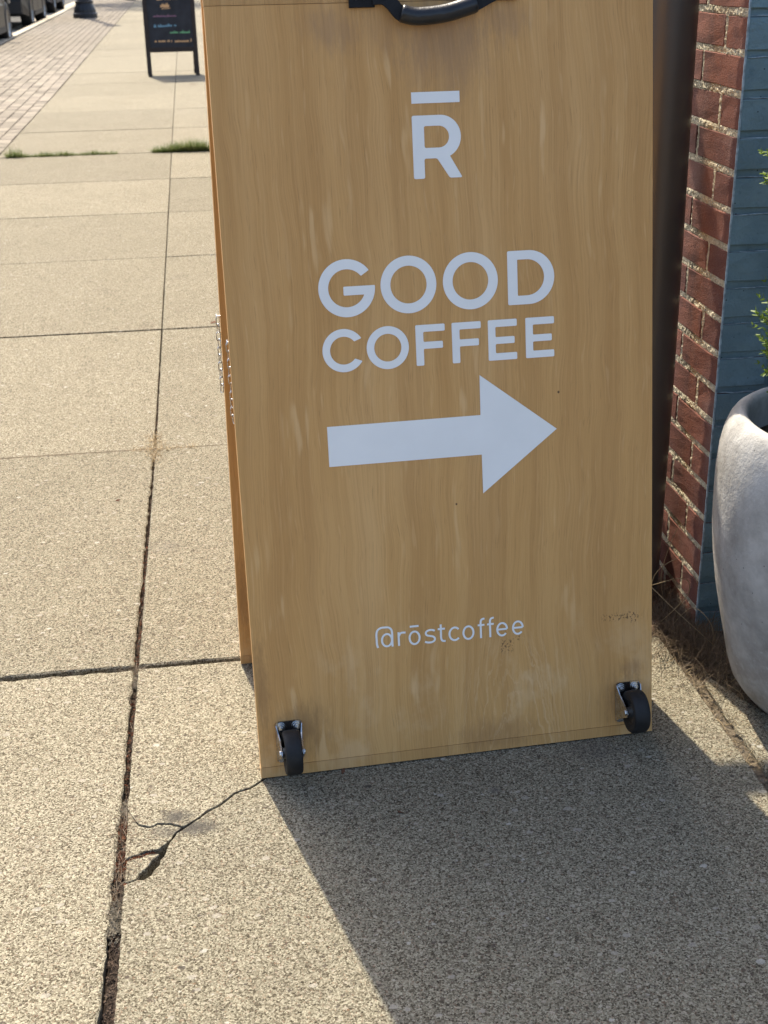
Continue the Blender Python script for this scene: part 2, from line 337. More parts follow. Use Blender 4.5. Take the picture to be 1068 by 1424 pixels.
def lathe(bm, prof, n=32, axis='Z', center=(0, 0, 0), cap=True):
    rings = []
    for r, h in prof:
        ring = []
        for k in range(n):
            t = 2*math.pi*k/n; c, s = math.cos(t)*r, math.sin(t)*r
            p = (c, s, h) if axis == 'Z' else (h, c, s)
            ring.append(bm.verts.new(Vector(p)+Vector(center)))
        rings.append(ring)
    for i in range(len(rings)-1):
        for k in range(n): bm.faces.new((rings[i][k], rings[i][(k+1) % n], rings[i+1][(k+1) % n], rings[i+1][k]))
    if cap:
        if prof[0][0] > 1e-6: bm.faces.new(rings[0])
        if prof[-1][0] > 1e-6: bm.faces.new(rings[-1])
def smoothcurve(P, n=6):
    P = [Vector(p) for p in P]; out = []
    for i in range(len(P)-1):
        a, b, c, d = P[max(i-1, 0)], P[i], P[i+1], P[min(i+2, len(P)-1)]
        for k in range(n):
            t = k/n; out.append(0.5*((2*b)+(c-a)*t+(2*a-5*b+4*c-d)*t*t+(3*b-a-3*c+d)*t**3))
    out.append(P[-1]); return out
def lerp(x, xs, ys):
    if x <= xs[0]: return ys[0]
    for i in range(len(xs)-1):
        if x <= xs[i+1]: return ys[i]+(ys[i+1]-ys[i])*(x-xs[i])/(xs[i+1]-xs[i])
    return ys[-1]

# ------------------------------------------------------------------ ground, road, kerb
XR = 0.866        # outer edge of the right slab column
XW = 0.9534       # street face of the building
YW = 2.2826       # painted return face
g = mesh('ground', [(-900, -900, -0.16), (900, -900, -0.16), (900, 1500, -0.16), (-900, 1500, -0.16)], [(0, 1, 2, 3)], DIRT); struct(link('ground', g))
def sheet(name, x0, x1, y0, y1, z, mat): return struct(link(name, mesh(name, [(x0, y0, z), (x1, y0, z), (x1, y1, z), (x0, y1, z)], [(0, 1, 2, 3)], mat)))
sheet('road', -14, -3.78, -30, 160, -0.128, ASPH)
sheet('gutter', -3.78, -3.16, -30, 160, -0.120, KERB)
sheet('soil_bed', -3.06, 0.880, -6, 120, -0.042, mat_dirt('dark_soil', (0.022, 0.016, 0.012), (0.06, 0.045, 0.032)))  # soil colour set very dark so cracks and open joints read dark
sheet('soil_strip', 0.868, 3.2, -6, 120, -0.013, mat_dirt('dusty_soil', (0.10, 0.078, 0.055), (0.25, 0.205, 0.15)))
sheet('paver_bedding', -3.05, -1.394, 5, 70, -0.0105, mat_dirt('dark_bedding', (0.05, 0.04, 0.03), (0.12, 0.10, 0.075)))
# kerb stones
kr = link('kerb', None); struct(kr)
for i in range(34):
    y = 8+i*1.8
    x = -3.02-0.0025*(y-8)
    bm = bmesh.new(); box(bm, x-0.15, x, y+0.004, y+1.796, -0.14, 0.004); bmobj('kerb_stone', bm, KERB, kr, bevel=0.012)

# ------------------------------------------------------------------ concrete slabs
def rough_edge(poly, step=0.025, amp=0.0012, keep=()):
    out = []
    for i, a in enumerate(poly):
        b = poly[(i+1) % len(poly)]; a = Vector((a[0], a[1])); b = Vector((b[0], b[1])); L = (b-a).length
        n = max(1, int(L/step)); nrm = Vector((-(b-a).y, (b-a).x))/max(L, 1e-9)
        for k in range(n):
            p = a+(b-a)*k/n
            if k: p = p+nrm*(mnoise.noise(Vector((p.x*35, p.y*35, 3)))*amp*1.6+random.uniform(-amp, amp)*0.7)
            out.append((p.x, p.y))
    return out
def prism(poly, z=0.0, depth=0.05, bev=0.003):
    n = len(poly); P = [Vector(p) for p in poly]
    A = sum(P[i].x*P[(i+1) % n].y-P[(i+1) % n].x*P[i].y for i in range(n))
    if A < 0: P.reverse()
    ins = []
    for i in range(n):
        d1 = (P[i]-P[i-1]).normalized(); d2 = (P[(i+1) % n]-P[i]).normalized()
        nn = Vector((-d1.y-d2.y, d1.x+d2.x)); nn = nn.normalized() if nn.length > 1e-6 else Vector((-d1.y, d1.x))
        ins.append(P[i]+nn*bev*random.uniform(0.7, 1.5))
    v = [(q.x, q.y, z) for q in ins]+[(q.x, q.y, z-bev*random.uniform(0.6, 1.3)) for q in P]+[(q.x, q.y, z-depth) for q in P]
    f = [tuple(range(n))]
    for i in range(n):
        j = (i+1) % n; f.append((n+i, n+j, j, i)); f.append((2*n+i, 2*n+j, n+j, n+i))
    return v, f
sw = struct(link('sidewalk', None))
def slab(poly, z=0.0, step=0.025, amp=0.0012, bev=0.003, name='slab', parent=None, mat=None):
    q = []
    for p in poly:
        if not q or (Vector(p)-Vector(q[-1])).length > 0.0015: q.append(p)
    while (Vector(q[0])-Vector(q[-1])).length < 0.0015: q.pop()
    poly = q
    v, f = prism(rough_edge(poly, step, amp), z, 0.05, bev)
    c = Vector((sum(p[0] for p in poly)/len(poly), sum(p[1] for p in poly)/len(poly), 0))
    me = mesh(name, [Vector(p)-c for p in v], f, mat or CONC)
    return link(name, me, parent or sw, c)
XJ = lambda y: lerp(y, [1.3, 2.3, 3.6, 6, 11], [-0.199, -0.1905, -0.177, -0.176, -0.178])
WJ = lambda y: lerp(y, [1.0, 1.62, 1.8, 2.4, 3.2, 5], [0.021, 0.020, 0.011, 0.0100, 0.0065, 0.004])
YJ = [-3.99, -2.73, -1.47, -0.21, 1.05, 2.31, 3.565, 4.875, 6.17, 7.335, 8.51, 9.74, 11.14, 12.59, 14.01]
while YJ[-1] < 62: YJ.append(YJ[-1]+1.42)
TW = {2.31: 0.018, 3.565: 0.002, 4.875: 0.012, 6.17: 0.009, 7.335: 0.010, 8.51: 0.006, 9.74: 0.022, 11.14: 0.010, 12.59: 0.010, 14.01: 0.012}
def edgeline(side, y0, y1, n=6):
    return [(XJ(y)+side*WJ(y)/2, y) for y in [y0+(y1-y0)*k/n for k in range(n+1)]]
for i in range(len(YJ)-1):
    a, b = YJ[i]+TW.get(YJ[i], 0.010)/2, YJ[i+1]-TW.get(YJ[i+1], 0.010)/2
    far = a > 9; st = 0.025 if a < 5 else (0.08 if not far else 0.5)
    dz = random.uniform(-0.0015, 0.0015) if i != 5 else 0
    xl = -1.392-0.005*max(0, a-14)
    L = [(xl, a)]+edgeline(-1, a, b)+[(xl, b)]
    slab(L, dz, st if a > 3 else 0.012, 0.0012 if a > 3 else 0.0024, 0.003 if a < 3 else 0.002)
    if abs(YJ[i]-1.05) < 1e-6: continue
    Rr = [(XR+0.002*random.uniform(-1, 1), a), (XR, b)]+edgeline(1, a, b)[::-1]
    slab(Rr, dz+random.uniform(-0.001, 0.001), st)
# cracked slab under and in front of the sign, in four pieces
a, b = 1.055, 2.3025
ck = [(-0.1875, 1.708), (-0.157, 1.722), (-0.137, 1.724), (-0.122, 1.738), (-0.111, 1.761), (-0.097, 1.773), (-0.085, 1.785), (-0.072, 1.795), (-0.055, 1.813), (-0.040, 1.823), (-0.026, 1.839), (-0.014, 1.853), (-0.003, 1.860), (0.012, 1.864), (0.024, 1.874), (0.036, 1.885), (0.07, 1.92), (0.11, 1.99), (0.13, 2.06), (0.17, 2.13), (0.19, 2.22), (0.22, b)]
rj = random.Random(11); ck2 = [ck[0]]
for p, q in zip(ck[:-1], ck[1:]):
    L_ = math.hypot(q[0]-p[0], q[1]-p[1]); n_ = max(1, int(L_/0.009))
    for k in range(1, n_+1):
        j_ = 0.0019 if k < n_ else 0.0010
        ck2.append((p[0]+(q[0]-p[0])*k/n_+rj.uniform(-j_, j_), p[1]+(q[1]-p[1])*k/n_+rj.uniform(-j_, j_)))
ck2[-1] = ck[-1]
def near(t): return min(range(len(ck2)), key=lambda i: math.hypot(ck2[i][0]-ck[t][0], ck2[i][1]-ck[t][1]))
I4, I5, I6 = near(4), near(5), near(6); ck = ck2
def shift(P, d):
    out = []
    for i, p in enumerate(P):
        q0 = Vector(P[max(i-1, 0)]); q1 = Vector(P[min(i+1, len(P)-1)]); t = (q1-q0).normalized(); out.append((p[0]-t.y*d, p[1]+t.x*d))
    return out
wv = lambda k: 0.0021+0.0008*math.sin(k*1.7)
upper = [(p[0]+(q[0]-p[0]), q[1]) for p, q in zip(ck, shift(ck, 0.0024))]
lower = shift(ck, -0.0024); lower[-1] = (lower[-1][0]+0.003, b); upper[-1] = (upper[-1][0], b)
hair = [(-0.097, 1.7765), (-0.108, 1.782), (-0.118, 1.788), (-0.130, 1.790), (-0.139, 1.792), (-0.146, 1.787), (-0.152, 1.785), (-0.161, 1.789), (-0.170, 1.794), (-0.178, 1.812), (-0.187, 1.836)]
# small wedge between the two crack branches
D = [(p[0], p[1]) for p in upper[:I4+1]]+[(-0.1005, 1.7755)]+[(x-0.0005, y-0.0016) for x, y in hair[1:]]
slab(D, -0.0015, 0.006, 0.0005, 0.0008, 'slab_fragment')
A = [(-0.098, 1.7775)]+upper[I6:]+[(XJ(b)+WJ(b)/2, b)]+edgeline(1, 1.84, b, 4)[::-1]+[(x+0.0003, y+0.0008) for x, y in hair[::-1][1:-1]]
slab(A, 0.0, 0.006, 0.0011, 0.0007, 'slab')
chipB = [(-0.1885, 1.643), (-0.176, 1.649), (-0.167, 1.6535), (-0.158, 1.6515), (-0.146, 1.662), (-0.1425, 1.674), (-0.1345, 1.683), (-0.1325, 1.698), (-0.126, 1.709), (-0.1235, 1.724), (-0.1205, 1.7325)]
Bm = [(XR, a), (XR, b)]+lower[I4:][::-1]+chipB[::-1]+edgeline(1, a, 1.64, 5)[::-1]
slab(Bm, 0.0, 0.006, 0.0011, 0.0007, 'slab')
slab([(-0.187, 1.652), (-0.178, 1.656), (-0.169, 1.659), (-0.166, 1.671), (-0.153, 1.686), (-0.147, 1.702), (-0.1345, 1.7145), (-0.141, 1.7185), (-0.155, 1.7175), (-0.163, 1.7115), (-0.174, 1.7105), (-0.186, 1.7045)], -0.003, 0.007, 0.0007, 0.0014, 'slab_fragment')
# threshold slabs right of the joint, in front of the recess
slab([(0.892, -2), (2.6, -2), (2.6, 1.55), (0.892, 1.55)], 0.002, 0.04, 0.0015, 0.004)
slab([(0.889, 1.56), (2.6, 1.56), (2.6, 1.80), (1.02, 1.88), (0.955, 1.97), (0.928, 2.05), (0.905, 2.10), (0.892, 2.06)], -0.002, 0.02, 0.003, 0.004)

JF = mat_dirt('joint_silt', (0.024, 0.018, 0.014), (0.082, 0.060, 0.046))
jv, jf = [], []
for k in range(141):
    y = 1.06+k*0.025; dz = -0.0085+0.004*mnoise.noise(Vector((y*9, 0, 4)))-0.003*(y > 1.84)-0.006*max(0, math.sin(y*17))*(y > 1.84)
    for q in (-0.62, 0, 0.62): jv.append((XJ(y)+q*WJ(y), y, dz+(0.0025 if q > 0 else -0.013 if q < 0 else 0)))
    if k:
        b_ = 3*k; jf += [(b_-3, b_-2, b_+1, b_), (b_-2, b_-1, b_+2, b_+1)]
struct(link('joint_fill', mesh('joint_fill', jv, jf, JF, True)))
struct(link('joint_sand', mesh('joint_sand', [(-1.39, 3.556, -0.0009), (0.86, 3.556, -0.0009), (0.86, 3.575, -0.0009), (-1.39, 3.575, -0.0009)], [(0, 1, 2, 3)], SAND)))

# ------------------------------------------------------------------ brick pavers
pf = struct(link('paver_strip', None))
PW, PL = 0.110, 0.222
def pv_mesh():
    bm = bmesh.new(); box(bm, -PW/2+0.004, PW/2-0.004, -PL/2+0.007, PL/2-0.007, -0.045, 0)
    bmesh.ops.bevel(bm, geom=[e for e in bm.edges if all(v.co.z > -0.01 for v in e.verts)], offset=0.004, segments=1, affect='EDGES')
    me = bpy.data.meshes.new('paver'); bm.to_mesh(me); bm.free(); me.materials.append(PAV); return me
pvm = pv_mesh(); cnt = 0; fv, ff = [], []
base = [v.co.copy() for v in pvm.vertices]; bf = [tuple(p.vertices) for p in pvm.polygons]
for j in range(int(62/PL)):
    for i in range(15):
        y = 6+(j+(0.5 if i % 2 else 0))*PL
        x = -1.402-PW*(i+0.5)-0.005*max(0, y-14)
        if x-PW/2 < -3.02-0.0025*(y-8)+0.002: continue
        rr = random.uniform
        inview = y > 9.6 and x > -0.1325*y-0.02-0.05
        z = rr(-0.004, 0.001)
        if inview and cnt < 300 and y < 21:
            o = link('paver', pvm, pf, (x+rr(-.0015, .0015), y+rr(-.002, .002), z), (rr(-.012, .012), rr(-.015, .015), rr(-.01, .01))); cnt += 1
        else:
            mt = Matrix.Translation((x+rr(-.0015, .0015), y+rr(-.002, .002), z)) @ Matrix.Rotation(rr(-.01, .01), 4, 'Z') @ Matrix.Rotation(rr(-.012, .012), 4, 'X')
            k = len(fv); fv += [mt @ v for v in base]; ff += [tuple(q+k for q in t) for t in bf]
stuff(link('paver_field', mesh('paver_field', fv, ff, PAV), pf))

# ------------------------------------------------------------------ brick building corner
CP = 0.0677; Z0 = 0.0323-CP
bw = empty('brick_wall', (XW, YW, 0), 'red brick wall whose return face beside the planter is painted blue', 'wall')
def wl(x, y, z): return (x-XW, y-YW, z)
# body: mortar on the street side, paint on the return
rec = 0.0075; recb = 0.0055
v = [wl(*p) for p in ((XW+rec, YW+recb, -.2), (3.4, YW+recb, -.2), (3.4, 12.4, -.2), (XW+rec, 12.4, -.2), (XW+rec, YW+recb, 3.6), (3.4, YW+recb, 3.6), (3.4, 12.4, 3.6), (XW+rec, 12.4, 3.6))]
core = link('mortar_bed', mesh('mortar_bed', v, [(4, 5, 6, 7), (0, 1, 5, 4), (1, 2, 6, 5), (2, 3, 7, 6), (3, 0, 4, 7)], [MOR, BLUE], mi=[0, 1, 0, 0, 0]), bw)
def brick_mesh(lx, ly, lz, seed, painted):
    bm = bmesh.new(); box(bm, 0, lx, 0, ly, 0, lz)
    bmesh.ops.subdivide_edges(bm, edges=[e for e in bm.edges], cuts=2, use_grid_fill=True)
    rnd = random.Random(seed)
    for vv in bm.verts: vv.co += Vector((rnd.uniform(-1, 1), rnd.uniform(-1, 1), rnd.uniform(-1, 1)))*0.0009
    bmesh.ops.recalc_face_normals(bm, faces=bm.faces)
    bmesh.ops.bevel(bm, geom=[e for e in bm.edges if e.calc_face_angle(0) > 0.9], offset=0.0016, segments=1, affect='EDGES')
    me = bpy.data.meshes.new('brick'); bm.to_mesh(me); bm.free()
    me.materials.append(BRK); me.materials.append(BLUE)
    for p in me.polygons:
        if painted and p.normal.y < -0.35: p.material_index = 1
    return me
LZ = 0.0545; vars_ = {}
def bk(kind, k):
    key = (kind, k % 3)
    if key not in vars_:
        dims = {'stretch_y': (0.095, 0.193, LZ), 'stretch_x': (0.193, 0.095, LZ), 'corner_long': (0.095, 0.193, LZ), 'corner_short': (0.193, 0.095, LZ)}[kind]
        vars_[key] = brick_mesh(*dims, len(vars_)*7+3, kind != 'stretch_y')
    return vars_[key]
jj = lambda s=0.0012: random.uniform(-s, s)
NC = 22; nb = 0
far_v, far_f, far_m = [], [], []
for k in range(54):
    z = Z0+k*CP+0.0128
    long_ = (k % 2 == 0)
    items = []
    items.append(('corner_long' if long_ else 'corner_short', XW, YW))
    y = YW+(0.203 if long_ else 0.105)
    while y < 12.2: items.append(('stretch_y', XW, y)); y += 0.203
    x = XW+(0.105 if long_ else 0.203)
    while x < 3.2: items.append(('stretch_x', x, YW)); x += 0.203
    for kind, x, y in items:
        individual = k < NC and y < YW+1.75 and x < XW+0.75
        if individual:
            link('brick', bk(kind, random.randrange(3)), bw, wl(x+jj(), y+jj(), z+jj(0.0008)), (jj(0.006), jj(0.006), jj(0.006))); nb += 1
        else:
            lx, ly = (0.095, 0.193) if kind in ('stretch_y', 'corner_long') else (0.193, 0.095)
            o0 = Vector(wl(x+jj(), y+jj(), z+jj(0.0008))); n0 = len(far_v)
            for dz in (0, LZ):
                for dx, dy in ((0, 0), (lx, 0), (lx, ly), (0, ly)): far_v.append(o0+Vector((dx, dy, dz)))
            for q, mm in (((0, 1, 5, 4), 0 if kind == 'stretch_y' else 1), ((3, 0, 4, 7), 0), ((4, 5, 6, 7), 0), ((0, 3, 2, 1), 0)):
                far_f.append(tuple(n0+t for t in q)); far_m.append(mm)
stuff(link('brickwork', mesh('brickwork', far_v, far_f, [BRK, BLUE], mi=far_m), bw))
print('bricks', nb, 'pavers', cnt)
# rough struck mortar on the street face where the courses can be told apart
gy, gz = 150, 400; gv, gf = [], []
for iz in range(gz+1):
    for iy in range(gy+1):
        y, z = 0.002+iy*0.0036, 0.0+iz*0.0037
        d = mnoise.noise(Vector((0, y*130, z*130)))*0.0021+mnoise.noise(Vector((7, y*330, z*330)))*0.0016+mnoise.noise(Vector((3, y*28, z*28)))*0.0012
        ph = (z-(Z0+0.0064)) % CP; dist = min(ph, CP-ph)
        kk = math.floor((z-(Z0+0.0128))/CP); hh = (y-(0.198 if kk % 2 == 0 else 0.100)) % 0.203; hd_ = min(hh, 0.203-hh); dist = min(dist, hd_+0.0008 if y > 0.05 else 1); t = max(0.0, min(1.0, (dist-0.0055)/0.004))
        gv.append((max(0.0008+d*1.0, -0.0010)*(1-t)+max(0.0030+d*0.6, 0.0028)*t, y, z))
        if iz and iy:
            q = iz*(gy+1)+iy; gf.append((q, q-1, q-gy-2, q-gy-1))
link('mortar_face', mesh('mortar_face', gv, gf, MOR), bw)
boxobj('corner_fill', 0.0036, 0.0085, 0.0054, 0.03, 0.0, 1.5, BLUE, bw)
# ragged paint edge along the corner, caught light painted in as paler blue
PEDGE = simple('paint_edge_skylit', (0.27, 0.34, 0.38), 0.6, 0.3, var=0.4, sc=60)
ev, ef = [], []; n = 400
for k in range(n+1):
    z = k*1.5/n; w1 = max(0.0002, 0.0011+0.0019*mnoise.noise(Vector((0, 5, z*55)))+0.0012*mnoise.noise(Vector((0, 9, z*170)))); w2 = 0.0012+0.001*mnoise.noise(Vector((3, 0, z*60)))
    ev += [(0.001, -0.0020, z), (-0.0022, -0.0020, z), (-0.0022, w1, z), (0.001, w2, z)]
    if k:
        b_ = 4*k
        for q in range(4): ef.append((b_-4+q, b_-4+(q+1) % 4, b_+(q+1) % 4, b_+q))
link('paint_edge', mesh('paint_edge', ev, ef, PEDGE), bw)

for k in range(NC):                       # ragged paint beads along the bed joints, their pale colour painting in caught skylight
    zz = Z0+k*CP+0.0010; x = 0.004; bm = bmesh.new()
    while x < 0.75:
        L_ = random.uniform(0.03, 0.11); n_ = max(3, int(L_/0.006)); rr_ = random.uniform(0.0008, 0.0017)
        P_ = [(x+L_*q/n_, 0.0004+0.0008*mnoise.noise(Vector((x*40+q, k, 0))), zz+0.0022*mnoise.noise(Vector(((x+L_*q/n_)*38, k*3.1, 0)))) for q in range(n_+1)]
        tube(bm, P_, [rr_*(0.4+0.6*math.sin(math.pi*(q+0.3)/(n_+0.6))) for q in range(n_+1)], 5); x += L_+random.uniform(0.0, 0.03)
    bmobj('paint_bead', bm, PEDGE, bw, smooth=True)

# ------------------------------------------------------------------ downpipe
PX, PY, PR_ = 0.874, 2.452, 0.0515
dp = empty('downpipe', (PX, PY, 0), 'dark brown round downpipe fixed to the red brick wall', 'pipe')
bm = bmesh.new()
pts = [(0, 0, -0.03)]+[(0.002*math.sin(k*0.8), 0.0015*math.cos(k), k*0.2) for k in range(0, 18)]
tube(bm, smoothcurve(pts, 3), PR_, 40); bmobj('pipe_shaft', bm, PIPE, dp, smooth=True)
for z in (1.62, 3.0):
    bm = bmesh.new(); lathe(bm, [(PR_+0.0015, z-0.025), (PR_+0.004, z-0.022), (PR_+0.004, z+0.022), (PR_+0.0015, z+0.025)], 40, cap=False)
    s = bmobj('bracket', bm, PIPE, dp, smooth=True)
    boxobj('bracket_arm', PR_-0.005, XW-PX+0.004, -0.012, 0.012, z-0.014, z+0.014, PIPE, s, 0.002)

# ------------------------------------------------------------------ added unseen bracket arm (its bar throws the short shade by the planter)
bs = empty('shade_bracket', (XW, 3.66, 2.4), 'unseen black iron bracket arm added on the red brick wall to cast shade', 'bracket')
boxobj('arm', -0.56, -0.010, -0.02, 0.02, 0.0, 0.078, IRON, bs, 0.004)
boxobj('wall_plate', -0.0095, 0.004, -0.05, 0.05, -0.06, 0.14, IRON, bs, 0.002)
bm = bmesh.new(); lathe(bm, [(0.0, -0.035), (0.03, -0.02), (0.036, 0), (0.03, 0.02), (0.0, 0.035)], 16, 'X', (-0.59, 0, 0.039)); bmobj('end_cap', bm, IRON, bs, smooth=True)

# ------------------------------------------------------------------ planters
def planter(loc, label, seed):
    root = empty('planter', loc, label, 'planter', group='round pale cement planters along the brick wall')
    H = 0.551
    prof = [(0.150, 0.0), (0.158, 0.004), (0.172, 0.020), (0.186, 0.042), (0.197, 0.075), (0.206, 0.11), (0.218, 0.16), (0.230, 0.22), (0.239, 0.28), (0.245, 0.34), (0.2475, 0.40), (0.2468, 0.445), (0.2435, 0.485), (0.2385, 0.512), (0.2315, 0.532), (0.224, 0.5435), (0.216, 0.5495), (0.209, 0.5505), (0.203, 0.548), (0.199, 0.54), (0.198, 0.52), (0.198, 0.42), (0.05, 0.42)]
    bm = bmesh.new(); lathe(bm, prof, 72)
    for v_ in bm.verts:
        d = mnoise.noise(v_.co*9+Vector((seed, 0, 0)))*0.0022; r = Vector((v_.co.x, v_.co.y, 0))
        if r.length > 0.1: v_.co += r.normalized()*d
    bmobj('pot_shell', bm, POT, root, smooth=True)
    bm = bmesh.new(); NN = 22
    rings = []
    for i in range(8):
        r = 0.1985*i/7
        rings.append([bm.verts.new((r*math.cos(t), r*math.sin(t), 0.487+0.012*mnoise.noise(Vector((r*math.cos(t)*22, r*math.sin(t)*22, seed))))) for t in (2*math.pi*k/NN for k in range(NN))] if i else [bm.verts.new((0, 0, 0.49))])
    for k in range(NN): bm.faces.new((rings[0][0], rings[1][k], rings[1][(k+1) % NN]))
    for i in range(1, 7):
        for k in range(NN): bm.faces.new((rings[i][k], rings[i+1][k], rings[i+1][(k+1) % NN], rings[i][(k+1) % NN]))
    bmobj('soil', bm, DIRT, root, smooth=True)
    return root
planter((1.110, 1.992, -0.0015), 'pale cement planter with a green shrub in front of the blue painted brick', 1)
planter((0.690, 2.920, -0.004), 'unseen pale cement planter of bare soil added behind the wooden sign for its shadow', 5)  # hidden twin, added for the shadow it throws beside the sign

# conifer shrub in the planter
sh = empty('conifer_shrub', (1.110, 1.992, 0.485), 'small yellow-green conifer shrub growing in the pale cement planter', 'shrub')
rs = random.Random(21)
bm = bmesh.new(); tube(bm, smoothcurve([(0, 0, -0.02), (0.01, 0.0, 0.15), (-0.005, 0.01, 0.4), (0, 0, 0.72)], 4), [0.012*(1-0.8*i/12) for i in range(13)], 7); bmobj('trunk', bm, TWIG, sh, smooth=True)
lv, lf = [], []; bmb = bmesh.new()
def sprig(p0, p1, nsub, size):
    p0 = Vector(p0); p1 = Vector(p1); mid = (p0+p1)/2+Vector((0, 0, -0.01))
    path = smoothcurve([p0, mid, p1+Vector((0, 0, 0.008))], 5); tube(bmb, path, [0.0022*(1-0.7*i/(len(path)-1)) for i in range(len(path))], 4)
    d0 = (p1-p0).normalized()
    for s in range(nsub):
        t = 0.35+0.65*s/max(1, nsub-1); i = min(int(t*(len(path)-1)), len(path)-2); base = path[i]
        dr = (d0*0.9+Vector((rs.uniform(-1, 1), rs.uniform(-1, 1), rs.uniform(-0.5, 1)))*0.75).normalized()
        ln = size*rs.uniform(0.6, 1.2)
        for j in range(7):
            q = base+dr*ln*j/6
            for sgn in (-1, 1, 0):
                side = dr.cross(Vector((rs.uniform(-1, 1), rs.uniform(-1, 1), rs.uniform(-1, 1)))).normalized()
                tip = q+(dr*0.8+side*0.8*(1 if sgn >= 0 else -1)).normalized()*rs.uniform(0.006, 0.011)
                ww = dr.cross(side).normalized()*rs.uniform(0.0016, 0.0026)
                k = len(lv); lv.extend([q-ww, q+ww, tip+ww*0.4, tip-ww*0.4]); lf.append((k, k+1, k+2, k+3))
for b_ in range(210):
    z = rs.uniform(0.05, 0.78); R_ = (0.205 if z < 0.45 else 0.205*(1-(z-0.45)/0.42*0.7))*rs.uniform(0.7, 1.0)
    t = rs.uniform(0, 2*math.pi)
    if math.cos(t)*R_ < -0.115: R_ = 0.115/abs(math.cos(t))
    sprig((0.02*math.cos(t), 0.02*math.sin(t), max(0.0, z-0.12)), (R_*math.cos(t), R_*math.sin(t), z), 8, 0.06)
# the sprigs that show beside the wall
sprig((-0.05, -0.02, 0.10), (-0.205, 0.0, 0.240), 16, 0.046); sprig((-0.05, 0.0, 0.10), (-0.198, -0.01, 0.200), 16, 0.044); sprig((-0.05, 0.0, 0.16), (-0.192, -0.02, 0.262), 12, 0.040); sprig((-0.05, 0.02, 0.08), (-0.190, 0.0, 0.165), 12, 0.038)
sprig((-0.03, 0.0, 0.36), (-0.224, 0.0, 0.505), 9, 0.032); sprig((-0.03, 0.0, 0.34), (-0.214, 0.01, 0.46), 8, 0.030)
bmobj('branches', bmb, TWIG, sh); stuff(link('foliage', mesh('foliage', lv, lf, CONIF), sh))

# ------------------------------------------------------------------ wooden sandwich board
W, HB, PHI = 0.7012, 1.2404, 0.1672
TH = 0.020
sb = empty('sandwich_board', (0.0352, 1.8862, 0.0), 'tall plywood sandwich board on small casters with white lettering and arrow', 'sign', rotz=0.0469)
ST = 0.0185
fp = boxobj('front_panel', 0, W, 0, TH, ST+0.0006, HB-0.0004, WOOD, sb, 0.0015, (0, 0, 0.0028), (-PHI, 0, 0))
def edge_strip(z0, z1, par):
    o = boxobj('edge_strip', -0.0004, W+0.0004, -0.0006, TH+0.0004, z0, z1, WOOD2, par, 0.0015); return o
edge_strip(0.0, ST, fp); edge_strip(HB+0.0002, HB+0.0187, fp)
PH2 = math.atan2(2.285-2.142, 1.235)
rp = boxobj('rear_panel', 0, W, 0, TH, ST+0.0006, 1.2285, WOOD, sb, 0.0015, (0, 0.399, 0.0028), (PH2, 0, 0))
edge_strip(0.0, ST, rp); edge_strip(1.2291, 1.2476, rp)
for x in (0.03, W-0.06):
    boxobj('foot_pad', x, x+0.03, 0.004, 0.018, -0.0008, 0.0030, RUBBER, sb); boxobj('foot_pad', x, x+0.03, 0.403, 0.417, -0.0008, 0.0030, RUBBER, sb)
for x in (0.10, 0.60):
    h = boxobj('hinge', x-0.035, x+0.035, 0.0205, 0.0225, HB-0.02, HB+0.016, STEEL, fp, 0.0005)
    bm = bmesh.new(); tube(bm, [(x-0.035, 0.0255, HB+0.019), (x+0.035, 0.0255, HB+0.019)], 0.004, 10); bmobj('pin', bm, STEEL, h, smooth=True)

# lettering: outlines in millimetres on the panel, filled as 2D curves
def arc(cx, cy, rx, ry, a0, a1, n=40):
    return [(cx+rx*math.cos(math.radians(a0+(a1-a0)*k/n)), cy+ry*math.sin(math.radians(a0+(a1-a0)*k/n))) for k in range(n+1)]
def roundp(P, rad):
    out = []; n = len(P)
    for i in range(n):
        a, b, c = Vector(P[i-1]), Vector(P[i]), Vector(P[(i+1) % n]); d1 = (a-b); d2 = (c-b)
        ang = d1.angle(d2, math.pi)
        if ang > math.radians(155) or rad <= 0: out.append((b.x, b.y)); continue
        r = min(rad, d1.length*0.45, d2.length*0.45); p = b+d1.normalized()*r; q = b+d2.normalized()*r
        for k in range(6):
            t = k/5; out.append(tuple(p*(1-t)**2+b*2*t*(1-t)+q*t*t))
    return out
def flat(name, loops, parent, mat=VINYL, n_off=0.0007):
    cu = bpy.data.curves.new(name, 'CURVE'); cu.dimensions = '2D'; cu.fill_mode = 'BOTH'; cu.extrude = 0.0002
    for Lp in loops:
        s = cu.splines.new('POLY'); s.points.add(len(Lp)-1); s.use_cyclic_u = True
        for pt, (x, y) in zip(s.points, Lp): pt.co = (x/1000, y/1000, 0, 1)
    tmp = bpy.data.objects.new(name, cu); C.objects.link(tmp); bpy.context.view_layer.update()
    me = bpy.data.meshes.new_from_object(tmp.evaluated_get(bpy.context.evaluated_depsgraph_get())); bpy.data.objects.remove(tmp)
    for v_ in me.vertices: v_.co = Vector((v_.co.x, -v_.co.z-n_off, v_.co.y))
    me.materials.clear(); me.materials.append(mat); return link(name, me, parent)
LT = lambda loops: flat('letter', loops, fp)
flat('arrow', [[(147, 530.6), (402.8, 530.2), (403.2, 464), (533, 563.6), (403.0, 662.8), (402.6, 596.7), (147, 596.7)]], fp)
flat('macron_bar', [[(307.6, 1091.2), (384.2, 1091.2), (384.2, 1108), (307.6, 1108)]], fp)
Ro = [(307, 978), (324.8, 978), (324.8, 1008.3), (345.2, 1008.3), (364.8, 977.8), (385.2, 977.8), (366.0, 1011.2)]+arc(351.8, 1040.6, 32.6, 32.7, -62, 90, 24)+[(307, 1073.3)]
